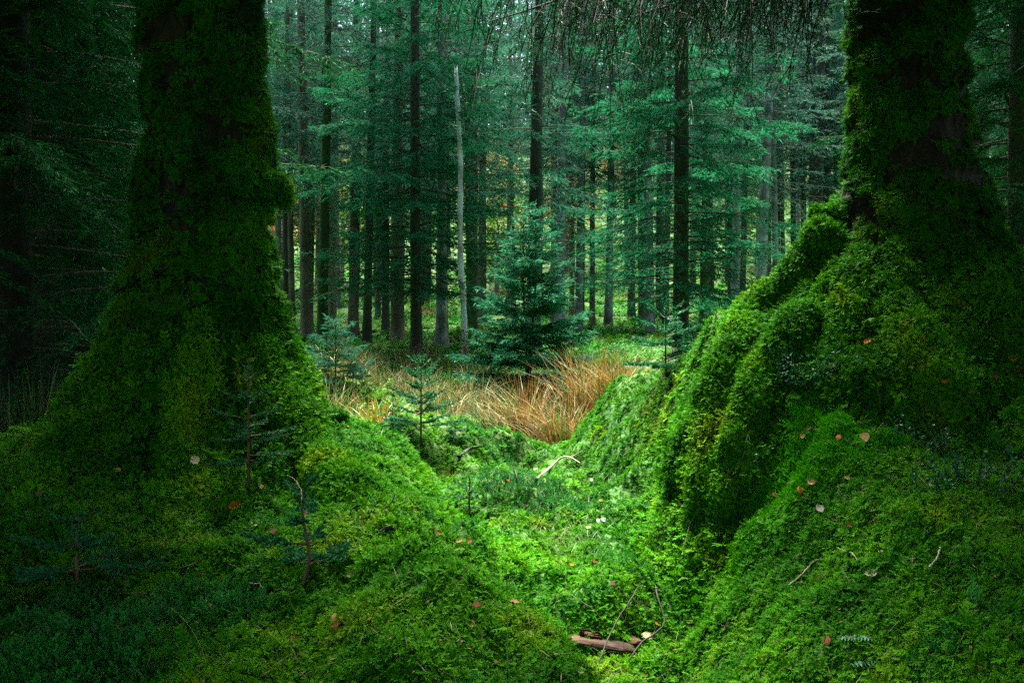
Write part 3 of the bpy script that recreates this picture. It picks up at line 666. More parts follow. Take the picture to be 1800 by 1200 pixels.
# low boughs of the two old trees, and unseen crowns shaped for foreground shade
def big_crown(seed, z0, R, asym): return crown_mesh('crown', seed, 17, z0, R, 330, M['needle_dark'], 1.0, 2.6, .95, dead=0, zdense=1.6, droop=.3, asym=asym)
for par, sd_, R, asym in ((tl, 91, 2.7, (198, .8)), (tr_, 92, 2.9, (-55, .8))):
    o = link('crown', big_crown(sd_, 5.0, R, asym), par); o['kind'] = 'stuff'
def bough(par, base, az, L, seed, slope=-.05, droop=.1):
    """long dead-looking limb hung with thin drooping twigs and sparse needles"""
    r = np.random.default_rng(seed); g = Geo(); d = np.array([math.cos(az), math.sin(az), 0])
    t = np.linspace(0, 1, 12); C = base+d*L*t[:, None]+UP*(L*(slope*t-droop*t*t))[:, None]+np.cumsum(r.normal(0, .012, (12, 3)), 0)
    tube(g, C, np.linspace(.028, .004, 12), 6, .5, 1)
    for i in range(int(L*20)):
        s = r.uniform(.12, 1); b = np.array([np.interp(s, t, C[:, k]) for k in range(3)]); sg = r.choice([-1, 1])
        dd = unit(d*r.uniform(.1, .7)+np.array([-d[1], d[0], 0])*sg*r.uniform(.2, .9)-UP*r.uniform(.5, 1.6)); l = r.uniform(.2, .62)
        q = np.linspace(0, 1, 6)[:, None]; PP = b+dd*l*q-UP*l*.35*q*q+np.cumsum(r.normal(0, .010, (6, 3)), 0)
        tube(g, PP, np.linspace(.0045, .0018, 6), 3, .5, 1, cap=False)
        for j in range(r.integers(3, 8)):
            u = r.uniform(.2, 1); a = np.array([np.interp(u, q[:, 0], PP[:, k]) for k in range(3)]); e = unit(dd*.6+r.normal(0, .55, 3)-UP*.3); m_ = r.uniform(.06, .2)
            tube(g, [a, a+e*m_*.6, a+e*m_-UP*m_*.15], [.0022, .0018, .0012], 3, .5, 1, cap=False)
            if r.uniform() < .97:
                n = int(m_*230); w = r.uniform(0, 1, n)[:, None]
                diamonds(g, a+e*m_*w, e+r.normal(0, .55, (n, 3)), r.uniform(.012, .02, n), .0045, r.normal(0, 1, (n, 3)), r.uniform(0, 1, n), 0)
    o = link('bough', g.mesh('bough', [M['needle_dark'], M['stick_dark']]), par); l = par.location; o.location = (-l.x, -l.y, -l.z)
for i, (z, az, L, sl) in enumerate([(3.55, 186, 2.1, -.08), (3.42, 200, 1.7, -.05), (3.75, 172, 2.3, -.10), (3.6, 214, 1.5, -.1), (3.95, 190, 2.5, -.2), (3.5, 160, 1.6, -.06), (3.65, 195, 1.9, -.12), (3.8, 178, 1.9, -.14), (3.45, 206, 1.2, -.08), (3.7, 184, 1.4, -.1)]):
    a = rad(az); bough(tr_, np.array([RT[0]+.3*math.cos(a), RT[1]+.3*math.sin(a), z]), a, L, 300+i, sl)

# ---------------------------------------------------------------- white snag
def snag():
    D = 18.2; X = (816-900)/FPX*D; z0 = float(ground_z(X, D)); H = CAMZ+(600-125)/FPX*D-z0
    e = empty('dead_snag', (X, D, z0), 'broken white dead trunk with peeling bark standing left of the bushy young spruce', 'dead tree')
    r = np.random.default_rng(4); n = 26; z = np.linspace(-.3, H, n); x = -.125*(z/H)+.02*np.sin(z*2)+np.cumsum(r.normal(0, .006, n)); rr = np.interp(z, [0, .5, H*.93, H], [.10, .06, .044, .03])*(1+r.normal(0, .09, n))
    g = Geo(); tube(g, np.stack([x, 0*x, z], 1), rr, 10); v = g.v[0]; top = v[:, 2] > H-.12; v[top, 2] += r.uniform(-.1, .12, top.sum())
    link('trunk', g.mesh('trunk', M['bark_snag'], True), e)
    for (zz_, dx, dz, dy) in [(H-.75, .28, .5, .1), (H-1.2, .3, .3, -.1), (H-1.75, .35, .15, .1), (H-2.2, .35, .2, 0), (H-3.1, .3, .1, .1), (2.2, .45, .35, -.1), (1.9, -.35, .05, 0), (1.5, .5, .25, .1)]:
        b = np.array([np.interp(zz_, z, x), 0, zz_]); g = Geo(); P_ = spline([b, b+np.array([dx*.45, dy*.5, dz*.25]), b+np.array([dx, dy, dz])], 8)
        tube(g, P_, np.linspace(.013, .004, 8), 5); link('broken_branch', g.mesh('broken_branch', M['bark_pale'], True), e)
    g = Geo(); n = 260; zz_ = r.uniform(0, .75, n)**1.2; az = r.uniform(0, 6.28, n); q = np.interp(zz_, [0, .5, .8], [.16, .10, .09])
    Pm = np.stack([np.cos(az)*q, np.sin(az)*q, zz_], 1); diamonds(g, Pm, np.stack([np.cos(az), np.sin(az), r.normal(0, .5, n)], 1), .06, .05, r.normal(0, 1, (n, 3)), r.uniform(0, 1, n))
    o = link('moss', g.mesh('moss', M['yellowgreen']), e); o['kind'] = 'stuff'
snag()

# ---------------------------------------------------------------- young spruces
def young(px, D, H, R, seed, label, needle='needle_lush', nb=70, leaders=1, fine=.62, name='young_spruce', p=.85):
    X = (px-900)/FPX*D; e = empty(name, (X, D, float(ground_z(X, D))), label, 'young spruce')
    r = np.random.default_rng(seed); g = Geo(); s = Geo()
    ld = [(0, 1.0)] if leaders == 1 else [(-.07, .96), (.11, 1.03)]
    for k, (ox, hs) in enumerate(ld):
        Pt = spline([[0, 0, -.2], [ox*.4, 0, .3*H], [ox, 0, H*.6], [ox, 0, H*hs]], 14); tube(s, Pt, np.linspace(.028*H/3+.004, .004, 14), 7)
        for i in range(nb//leaders):
            x = ((i+r.uniform(0, 1))/(nb//leaders))**1.15; x = min(.97, (int(x*11)+r.normal(.5, .12))/11); h = .12+(H*hs*.97-.12)*x; L = R*(1-x)**p*r.uniform(.75, 1.15)+.07
            b = np.array([np.interp(h, Pt[:, 2], Pt[:, 0]), 0, h])
            branch(g, r, b, i*2.4+r.uniform(-.4, .4), L, .12+.75*x, .22*(1-x), .12, 2.3, fine, tw_len=.45, bare=.08, hang=.15, wr=.006)
        n = 26; zt = H*hs-r.uniform(0, .35, n); shoots(g, r, np.stack([np.interp(zt, Pt[:, 2], Pt[:, 0]), 0*zt, zt], 1), r.normal(0, .5, (n, 3))+UP*.8, r.normal(0, 1, (n, 3)), .07, .014)
    link('stem', s.mesh('stem', M['stem'], True), e)
    o = link('foliage', g.mesh('foliage', [M[needle], M['stem']]), e); o['kind'] = 'stuff'
    return e
young(928, 14.5, 2.75, 1.0, 9, 'bushy young twin-topped spruce in the middle behind the tan grass', 'needle_young', nb=110, leaders=2, fine=.75)
young(1270, 13.5, 1.45, .85, 10, 'pale young spruce rising behind the left root of the right old tree', 'needle_blue', 90)
young(1330, 14.5, 1.7, .8, 12, 'young spruce nearest the left edge of the right old tree', 'needle_lush', 90)
young(1225, 14.5, 1.1, .7, 13, 'low young spruce between the lush spruce and the pale young spruce', 'needle_blue', 50)
young(152, 13, 1.5, .7, 14, 'bright young spruce in the gap left of the left old tree', 'needle_lush', 90)
young(590, 13.5, .95, .45, 15, 'thin little spruce standing just right of the left old tree', 'needle', 26)

def sapling(base, H, seed, label, whorls=5, per=5, spread=.38, needle='needle_blue', up=.55, tilt=(0, 0), lowup=.0, nl=.021, group=None, bend=0):
    """seedling spruce: a stem, whorls of branches, every branch a part set round with needles"""
    e = empty('spruce_sapling', base, label, 'sapling', group); r = np.random.default_rng(seed)
    n = 12; z = np.linspace(-.04, H, n); Ps = np.stack([tilt[0]*z+bend*np.sin(z/H*6)*.02, tilt[1]*z, z], 1)
    g = Geo(); tube(g, Ps, np.linspace(.006+.006*H, .0025, n), 7)
    link('stem', g.mesh('stem', M['stem'], True), e)
    def brush(g, A, B, dens=640):
        L = np.linalg.norm(B-A); k = max(6, int(L*dens)); u = r.uniform(.05, 1.02, k)[:, None]; T = unit((B-A)[None])
        az = r.uniform(0, 6.28, k); s1 = unit(np.cross(T, UP+.01)); s2 = np.cross(T, s1)
        D = T*.8+s1*np.cos(az)[:, None]+s2*(np.sin(az)*.6)[:, None]+UP*.25
        diamonds(g, A+(B-A)*u, D, nl*r.uniform(.7, 1.25, k), nl*.34, np.cross(D, r.normal(0, 1, (k, 3))), np.clip(r.normal(.5, .25, k), 0, 1), 0)
    for w in range(whorls):
        f = (w+.6)/(whorls); h = H*(.20+.72*f*.98) if whorls > 1 else H*.6
        h = H*(.22+.66*w/max(whorls-1, 1))
        for i in range(per):
            az = 6.283*(i+r.uniform(-.4, .4))/per+w*.8; L = H*spread*(1.15-.75*w/max(whorls-1, 1))*r.uniform(.6, 1.2)
            sl = lowup+(up-lowup)*w/max(whorls-1, 1)+r.normal(0, .06); d = np.array([math.cos(az), math.sin(az), 0])
            b = np.array([np.interp(h, z, Ps[:, k]) for k in range(3)])+UP*r.normal(0, .03*H)
            t = np.linspace(0, 1, 6)[:, None]; C = b+d*L*t+UP*L*(sl*t+.05*t**3)
            g = Geo(); tube(g, C, np.linspace(.0035, .0015, 6), 4, .5, 1, cap=False)
            for k in range(1, 5): brush(g, C[k], C[k+1])
            for k in range(1, 5):
                for s in (-1, 1):
                    if r.uniform() < .75 and w < whorls-1:
                        l = L*.42*(1-.16*k)*r.uniform(.7, 1.2); D = unit(d*.75+np.array([-d[1], d[0], 0])*s*.75+UP*(sl*.6-.05)); B2 = C[k]+D*l
                        tube(g, [C[k], B2], [.002, .001], 3, .5, 1, cap=False); brush(g, C[k]+(B2-C[k])*.08, B2)
            link('branch', g.mesh('branch', [M[needle], M['stem']]), e)
    g = Geo(); brush(g, Ps[-4], Ps[-1]+UP*.01, 420); link('leader', g.mesh('leader', [M[needle], M['stem']]), e)
    return e
def at(px, py, dz=0):
    l, n = hit(px, py); return (l.x, l.y, l.z+dz)
sapling(at(740, 778), .74, 1, 'small dark spruce sapling on the mossy hummock in the hollow', 6, 5, .40, up=.75, lowup=.12)
sapling((float(W(1170, 640, 7.8)[0]), 7.8, float(ground_z(W(1170, 640, 7.8)[0], 7.8))), .56, 2, 'wide armed spruce sapling on the bank by the rust coloured grass', 4, 4, .95, up=.45, lowup=-.05, nl=.028)
b = at(440, 850); sapling((b[0], b[1]-.03, b[2]), .55, 3, 'dim spruce sapling growing on the front of the left old tree foot', 5, 5, .36, 'needle_sap', .45, nl=.016)
b = at(527, 1040); sapling(b, .36, 4, 'scrawny red-stemmed sapling with few needles below the left old tree', 4, 2, .55, 'needle_sap', .4, tilt=(.1, 0), bend=1)
b = at(135, 1030); sapling(b, .24, 5, 'shadowed spruce sapling near the lower left corner', 3, 5, .9, 'needle_sap', .3)
b = at(825, 905); sapling(b, .26, 6, 'tiny bluish seedling on the dark moss hummock mid hollow', 4, 4, .4, 'needle_blue', .5, nl=.013)
b = at(690, 758); sapling(b, .2, 7, 'low seedling hugging the moss just left of the hummock sapling', 3, 5, .8, 'needle_blue', .2)
b = at(800, 775); sapling(b, .16, 8, 'low feathery seedling just right of the hummock sapling', 3, 5, .9, 'needle_blue', .15)

# ---------------------------------------------------------------- autumn broadleaf trees far behind
def broadleaf(px, D, H, R, seed, label, m):
    X = (px-900)/FPX*D; e = empty('autumn_tree', (X, D, float(ground_z(X, D))), label, 'autumn tree'); r = np.random.default_rng(seed)
    g = Geo(); tube(g, [[0, 0, -.3], [.1, 0, H*.4], [.05, .1, H*.8]], [.13, .1, .04], 6)
    for k in range(7):
        d = r.normal(0, 1, 3); d[2] = abs(d[2]); tube(g, [[.1, 0, H*r.uniform(.2, .6)], np.array([0, 0, H*.5])+unit(d)*R*.8], [.04, .015], 4)
    link('trunk', g.mesh('trunk', M['bark_pale'], True), e)
    n = 1800; c = unit(r.normal(0, 1, (26, 3)))*R*r.uniform(.3, .9, (26, 1))*[1, 1, H/R*.42]+[0, 0, H*.58]; P = c[r.integers(0, 26, n)]+r.normal(0, R*.16, (n, 3))
    g = Geo(); diamonds(g, P, r.normal(0, 1, (n, 3)), r.uniform(.12, .24, n), .13, r.normal(0, 1, (n, 3)), r.uniform(0, 1, n))
    o = link('crown', g.mesh('crown', M[m]), e); o['kind'] = 'stuff'
for a in [(864, 47, 7.5, 2.2, 1, 'orange-leaved tree glowing between trunks right of the white snag', 'autumn'), (872, 43, 4.5, 1.8, 2, 'yellow green bush below the orange-leaved tree', 'yellowgreen'),
          (505, 44, 6.5, 2.2, 3, 'golden bush glimpsed at the right edge of the left old tree', 'autumn'), (600, 46, 6, 2.4, 4, 'yellow green bush behind the green mossy trunk', 'yellowgreen'),
          (665, 44, 5, 2.2, 5, 'bright green bush between the black trunk and the brown spruce', 'yellowgreen'), (610, 55, 8, 1.8, 6, 'orange tree far behind the brown half hidden spruce', 'autumn'),
          (995, 50, 6.5, 1.8, 7, 'rust bush behind the lichen spotted spruce', 'autumn'), (1100, 58, 9, 1.8, 8, 'orange bush high on the mossy slope', 'autumn'), (1330, 50, 6, 2, 9, 'yellow bush behind the pale leaning trunk', 'yellowgreen')]: broadleaf(*a)

# ---------------------------------------------------------------- grasses
def tussock(px, D, n, H, spread, mats, seed, label, dz=0, lean=None, group=None, name='grass_tussock', w=.011, az=None):
    X = (px-900)/FPX*D; z = float(ground_z(X, D)); e = empty(name, (X, D, z+dz), label, 'grass tussock', group); r = np.random.default_rng(seed)
    g = Geo()
    for k, m in enumerate(mats):
        q = n//len(mats); P = r.normal(0, spread*.3, (q, 3)); P[:, 2] = ground_z(P[:, 0]+X, P[:, 1]+D)-z-.02
        h = H*r.uniform(.45, 1.1, q); ln = h*np.abs(r.normal(.35, .4, q))
        a = np.arctan2(P[:, 1], P[:, 0])+r.normal(0, .8, q)
        if az is not None: a = np.where(r.uniform(0, 1, q) < .4, rad(az)+r.normal(0, .6, q), a)
        blades(g, r, P, h, ln, np.full(q, w), r.uniform(0, 1, q), k, 6, .62, a)
    o = link('blades', g.mesh('blades', [M[m] for m in mats]), e); o['kind'] = 'stuff'
    return e
tussock(925, 11.2, 420, .85, .34, ['grass_dry', 'grass_dry', 'grass_green', 'grass_rust'], 1, 'tan grass tussock spilling over at the end of the hollow', az=165)
tussock(985, 10.6, 420, .72, .36, ['grass_dry', 'grass_rust', 'grass_green'], 2, 'arching tan tussock between the hollow and the mossy bank', az=190)
tussock(1030, 11.5, 380, .98, .42, ['grass_dry', 'grass_rust', 'grass_green', 'grass_dry'], 3, 'tall arching tussock under the young bushy spruce, left of the rust grass', az=185)
tussock(1085, 11, 420, .78, .45, ['grass_rust', 'grass_rust', 'grass_dry', 'grass_green'], 4, 'rust coloured grass clump behind the wide armed sapling', az=200)
tussock(1135, 11.5, 340, .68, .42, ['grass_rust', 'grass_dry', 'grass_green'], 5, 'rust grass clump right of the wide armed sapling', az=150)
tussock(664, 10.4, 260, .66, .26, ['grass_orange', 'grass_orange', 'grass_green'], 6, 'orange and yellow grass tuft left of the hummock sapling', w=.013)
tussock(870, 12.2, 260, .6, .4, ['grass_dry', 'grass_green'], 7, 'brown green tussock left of the large tan tussock', az=170)
for i, (px, D) in enumerate([(610, 14), (680, 14.5), (740, 14.2), (800, 14), (850, 15), (640, 16.5), (715, 16.8), (790, 16.5), (990, 14.5), (1050, 15), (580, 12.6), (770, 12.4), (830, 13.2)]):
    tussock(px, D, 200, .62, .6, [['grass_dry', 'grass_green'], ['grass_green', 'grass_dry', 'grass_green'], ['grass_dry', 'grass_dry', 'grass_green']][i % 3], 20+i, ['rush clump just right of the left old tree, left of the orange tuft', 'rush clump behind the orange grass tuft', 'rush clump right behind the hummock sapling', 'rush clump in front of the white snag foot',
        'rush clump at the left skirt of the bushy young spruce', 'far rush clump before the straight black trunk', 'far rush clump before the dark leafy spruce', 'far rush clump before the pale brown trunk left of the snag', 'rush clump at the right skirt of the bushy young spruce',
        'rush clump behind the tallest arching tan tussock', 'low rush clump at the right edge of the left old tree foot', 'rush clump between hummock sapling and tan tussocks, nearest one', 'rush clump behind the brown green tussock'][i], group='rush clumps before the trunks', name='rush_clump')
tussock(60, 8.2, 420, .85, .45, ['grass_green'], 41, 'dark green rush clump by the black spruce at the left edge', name='rush_clump')
tussock(120, 9.5, 300, .7, .4, ['grass_green', 'grass_dry'], 42, 'rush clump right of the dark one at the left edge', name='rush_clump')
# short grass over the wet ground and thin blades in the hollow
r = np.random.default_rng(8); g = Geo(); n = 9000
y = r.uniform(10.3, 20, n); x = r.uniform(-1, 1, n)*(y*.55+.5); k = (fbm(x*.9, y*.9, 5, 2) > -.25)&~((x > .75)&(y < 11.5)); x, y = x[k], y[k]; n = len(x)
blades(g, r, np.stack([x, y, ground_z(x, y)-.02], 1), r.uniform(.12, .42, n), r.uniform(.05, .25, n), np.full(n, .007), r.uniform(0, 1, n), 0, 4)
k2 = r.uniform(0, 1, n) < .3; x2, y2 = x[k2]+.05, y[k2]; n2 = len(x2)
blades(g, r, np.stack([x2, y2, ground_z(x2, y2)-.02], 1), r.uniform(.2, .55, n2), r.uniform(.1, .4, n2), np.full(n2, .006), r.uniform(0, 1, n2), 1, 4)
tag(link('grass', g.mesh('grass', [M['grass_green'], M['grass_dry']])), kind='stuff')
g = Geo(); n = 1500; x = np.concatenate([r.normal(.38, .22, 500), r.normal(.36, .16, 500), r.normal(.1, .9, 500)]); y = np.concatenate([r.normal(3.85, .3, 500), r.normal(6.4, .45, 500), r.uniform(3, 10, 500)])
blades(g, r, np.stack([x, y, ground_z(x, y)], 1), r.uniform(.05, .15, n), r.uniform(.03, .14, n), np.full(n, .0028), r.uniform(0, 1, n), 0, 5)
tag(link('hollow_grass', g.mesh('hollow_grass', [M['grass_green']])), kind='stuff')
for i, (px, py, h, ln, az_, m, lab) in enumerate([(892, 1185, .24, .01, 90, 'grass_green', 'single upright grass blade right of the lower left moss slope'), (898, 1190, .12, .22, 15, 'grass_green', 'single arching grass blade beside the upright one at the bottom'), (365, 1180, .2, .1, 170, 'grass_dry', 'single dry grass blade low in the left shade'), (1420, 790, .12, .06, 110, 'grass_green', 'single grass blade at the edge of the emerald patch')]):
    b = at(px, py); g = Geo(); q = np.random.default_rng(i)
    blades(g, q, np.array([[0, 0, -.01]]), np.array([h]), np.array([ln]), np.array([.005]), np.array([.8]), 0, 8, .6, np.array([rad(az_)]))
    tag(link('wild_grass', g.mesh('wild_grass', M[m]), None, b), lab, 'grass blade')

# ---------------------------------------------------------------- bilberry and ferns on the right mound
def bilberry(px, py, n, R, H, seed, label):
    b = at(px, py); e = empty('bilberry_shrub', b, label, 'shrub'); r = np.random.default_rng(seed); s = Geo(); g = Geo()
    for i in range(n):
        az = r.uniform(0, 6.28); q = r.uniform(0, R*.6); B = np.array([math.cos(az)*q, math.sin(az)*q*.6, 0]); B[2] = float(ground_z(b[0]+B[0], b[1]+B[1]))-b[2]-.02
        B[2] = max(B[2], -.06)
        d = np.array([math.cos(az)*.5+r.normal(0, .2), math.sin(az)*.5-.25+r.normal(0, .2), 1]); h = H*r.uniform(.6, 1.1)
        P_ = spline([B, B+d*h*.5, B+d*h+r.normal(0, .02, 3)], 7); tube(s, P_, np.linspace(.002, .001, 7), 3, cap=False)
        k = r.integers(9, 16); u = r.uniform(.25, 1, k); Q = np.stack([np.interp(u, np.linspace(0, 1, 7), P_[:, c]) for c in range(3)], 1)
        diamonds(g, Q, r.normal(0, 1, (k, 3))+UP*.3, r.uniform(.012, .02, k), r.uniform(.009, .013, k), UP+r.normal(0, .5, (k, 3)), r.uniform(0, 1, k), 0, mid=.5)
    link('stems', s.mesh('stems', M['stick_dark']), e); o = link('foliage', g.mesh('foliage', M['bilberry']), e); o['kind'] = 'stuff'
bilberry(1425, 665, 46, .24, .2, 1, 'bilberry shrub with small dark leaves under the right old tree')
bilberry(1690, 850, 40, .3, .16, 2, 'shadowed bilberry shrub on the right slope of the mound')
bilberry(1620, 790, 22, .18, .14, 3, 'small bilberry shrub right of the fern frond')
bilberry(1340, 800, 18, .16, .12, 4, 'little bilberry shrub beside the pale bent twigs')
def fern(px, py, L, az, seed, label):
    b = at(px, py); r = np.random.default_rng(seed); g = Geo(); t = np.linspace(0, 1, 16); d = np.array([math.cos(rad(az)), math.sin(rad(az)), 0])
    C = d*L*t[:, None]*.85+UP*(L*(.55*t-.45*t*t))[:, None]; tube(g, C, np.linspace(.003, .001, 16), 4, .5, 1)
    S = np.array([-d[1], d[0], 0])
    for s in (-1, 1):
        n = 15; diamonds(g, C[1:], np.repeat((S*s+d*.35-UP*.15)[None], n, 0), L*.3*np.sin(np.pi*(t[1:]*.85+.12))+.008, L*.06, UP+r.normal(0, .15, (n, 3)), r.uniform(.3, 1, n), 0)
    tag(link('fern_frond', g.mesh('fern_frond', [M['hair2'], M['stem']]), None, b), label, 'fern')
M['hair2'] = mat('fern_leaf', [(.01, .10, .035), (.02, .15, .05)], 9, .45, .25, .35, vr=(.6, 1.4))
fern(1530, 770, .16, 30, 1, 'small green fern frond at the right edge of the emerald moss')
fern(1470, 1120, .2, -40, 2, 'dark fern frond in the lower right shade')
fern(1490, 1165, .2, -25, 3, 'second dark fern frond below the first in the lower right shade')
fern(1600, 740, .13, 60, 4, 'little fern frond in the cleft below the right old tree root')

# ---------------------------------------------------------------- fallen leaves
def leaf_mesh(seed, curl):
    r = np.random.default_rng(seed); n = 7; t = np.linspace(0, 1, n); w = .32*np.sin(np.pi*t**.85)**.8*(1+.1*np.sin(t*40)); z = curl*(t-.5)**2
    L = np.stack([t-.5, -w, z+curl*.8*w*w*2+.25*w], 1); C = np.stack([t-.5, 0*t, z], 1); R_ = np.stack([t-.5, w, z+curl*.8*w*w*2+.25*w], 1)
    g = Geo(); V = np.stack([L, C, R_], 1).reshape(-1, 3); q = []
    for i in range(n-1): q += [[3*i, 3*i+1, 3*i+4, 3*i+3], [3*i+1, 3*i+2, 3*i+5, 3*i+4]]
    g.add(V, q); tube(g, [[-.5, 0, z[0]], [-.75, .05, z[0]+.03]], [.018, .012], 3)
    return g
LM = {}
leaves = [
 (345, 815, 'pale', 24, 'pale cream leaf on the dark moss of the left tree foot'), (411, 893, 'orange', 24, 'bright orange leaf on the left tree foot'), (452, 860, 'tan', 13, 'small tan leaf just above the bright orange leaf'),
 (720, 967, 'tan', 22, 'tan leaf on the bright crest of the left moss slope'), (633, 1015, 'brown', 20, 'round brown leaf on the moss right of the scrawny sapling'), (600, 1092, 'tan', 16, 'tan leaf above a rust leaf low on the left slope'),
 (604, 1106, 'rust', 18, 'rust leaf touching the tan leaf low on the left slope'), (375, 1080, 'tan', 18, 'tan leaf in the dark hollow of the left foreground'), (485, 942, 'brown', 15, 'brown leaf left of the scrawny sapling'),
 (205, 835, 'tan', 14, 'small curled tan leaf at the far left of the tree foot'), (72, 875, 'brown', 13, 'brown leaf on the shaded far left slope'), (180, 990, 'orange', 24, 'dull orange leaf by the shadowed sapling'),
 (522, 1135, 'rust', 26, 'large dark rust leaf near the bottom left of the slope'), (897, 1073, 'tan', 17, 'tan leaf tip above the upright grass blade'), (838, 1075, 'rust', 17, 'rust leaf left of the tan leaf by the upright grass blade'),
 (801, 957, 'tan', 13, 'tan leaf next to a red and a slate leaf'), (816, 959, 'red', 13, 'dark red leaf beside the slate leaf'), (812, 949, 'slate', 18, 'slate black leaf above the dark red leaf'), (768, 943, 'rust', 12, 'rust leaf on the yellow moss left of the slate leaf'),
 (924, 892, 'red', 8, 'tiny red leaf on the dark hair moss'), (893, 848, 'orange', 9, 'tiny orange leaf above the dark hair moss'), (938, 829, 'red', 8, 'tiny red leaf left of the pale bent stick'), (946, 828, 'white', 9, 'small white leaf left of the pale bent stick'),
 (1049, 920, 'white', 13, 'left one of two white leaves in the bottom of the hollow'), (1063, 918, 'white', 12, 'right one of two white leaves in the bottom of the hollow'), (1034, 933, 'pale', 10, 'pale leaf just below the two white leaves'), (1044, 846, 'white', 8, 'tiny white leaf right of the pale bent stick'),
 (1060, 885, 'tan', 10, 'tan leaf on the slope above the two white leaves'), (724, 834, 'tan', 9, 'tan leaf under the hummock of the sapling'), (792, 837, 'tan', 9, 'tan leaf below the dark stick'),
 (1046, 992, 'rust', 13, 'rust leaf on top of the round moss hummock'), (1010, 998, 'orange', 9, 'small orange leaf on the round moss hummock'), (1075, 1030, 'brown', 12, 'brown leaf right side of the round moss hummock'),
 (1525, 605, 'orange', 15, 'orange tan leaf high on the right mound above the emerald patch'), (1622, 602, 'orange', 12, 'orange leaf in the dark cleft of the right tree'), (1643, 627, 'orange', 10, 'upright orange leaf on the right tree root'), (1652, 607, 'brown', 11, 'brown leaf beside the upright orange leaf'),
 (1777, 630, 'orange', 18, 'orange leaf at the far right edge'), (1467, 650, 'rust', 16, 'rust leaf among the bilberry shoots'), (1662, 676, 'orange', 13, 'orange leaf on the crest of the right root'), (1693, 688, 'brown', 17, 'dull brown leaf right of the crest of the right root'), (1748, 665, 'brown', 13, 'brown leaf on the shaded far right slope'),
 (1514, 707, 'rust', 10, 'rust leaf at the top of the emerald moss'), (1560, 731, 'red', 10, 'dark red leaf in the cleft right of the emerald moss'), (1512, 749, 'rust', 9, 'rust leaf at the right edge of the emerald moss'), (1427, 757, 'brown', 12, 'dark brown leaf on the emerald moss'),
 (1415, 771, 'tan', 13, 'upright tan leaf at the lower left of the emerald moss'), (1476, 774, 'orange', 13, 'orange leaf at the lower edge of the emerald moss'), (1524, 776, 'tan', 24, 'long tan leaf standing beside the fern frond'),
 (1433, 852, 'tan', 17, 'large tan leaf on the moss below the emerald patch'), (1414, 864, 'orange', 16, 'rust orange leaf just below the large tan leaf'), (1493, 843, 'tan', 12, 'tan leaf right of the large tan leaf'), (1450, 900, 'grey', 20, 'pale grey leaf on the moss of the right mound'),
 (1368, 871, 'red', 13, 'dark red leaf on the right mound left of the large tan leaf'), (1534, 1015, 'pale', 22, 'pale folded leaf in the lower right shade'), (1452, 1022, 'brown', 19, 'brown leaf left of the pale folded leaf'), (1460, 1134, 'rust', 20, 'dark rust leaf beside the lower fern fronds'),
 (1250, 837, 'tan', 9, 'left one of two small tan leaves at the right root foot'), (1260, 841, 'tan', 12, 'right one of two small tan leaves at the right root foot'), (1302, 860, 'rust', 8, 'tiny rust leaf right of the two small tan leaves'), (1500, 928, 'rust', 10, 'tiny rust leaf above the pale folded leaf'),
 (1004, 1186, 'pale', 12, 'pale leaf in front of the rotten plank'), (1138, 1121, 'pale', 22, 'cream leaf lying behind the right end of the rotten plank'), (1148, 1099, 'orange', 8, 'small orange leaf behind the rotten plank')]
rr_ = random.Random(3)
for i, (px, py, c, w, lab) in enumerate(leaves):
    l, n = hit(px, py); D = l.y; S = w/FPX*D*1.0
    key = (c, i % 3)
    if key not in LM: LM[key] = leaf_mesh(i, [.25, .6, -.4][i % 3]).mesh('fallen_leaf', M['leaf_'+c], True)
    o = link('fallen_leaf', LM[key])
    nn = (n*.6+Vector((rr_.uniform(-.25, .25), -.55+rr_.uniform(-.2, .2), .55))).normalized()
    o.location = l+n*.026; q = nn.to_track_quat('Z', 'Y'); o.rotation_mode = 'QUATERNION'
    from mathutils import Quaternion
    o.rotation_quaternion = q @ Quaternion((0, 0, 1), rr_.uniform(0, 6.28)); o.scale = (S, S, S)
    tag(o, lab, 'leaf', 'fallen leaves on the moss')

r = np.random.default_rng(12); P, q = sample(gn_, 5200, r, lambda c: 1/c[:, 1]**2); n = len(P); g = Geo()
d = unit(np.cross(q, r.normal(0, 1, (n, 3)))); k = r.uniform(0, 1, n) < .45
diamonds(g, P[k]+q[k]*.02, d[k]+.2*q[k], r.uniform(.02, .09, k.sum()), .0028, q[k], .5, 0)
diamonds(g, P[~k]+q[~k]*.018, d[~k]+r.normal(0, .3, ((~k).sum(), 3)), r.uniform(.008, .022, (~k).sum()), r.uniform(.006, .012, (~k).sum()), q[~k], r.uniform(0, 1, (~k).sum()), 1)
tag(link('litter', g.mesh('litter', [M['stick_litter'], M['leaf_litter']])), kind='stuff')
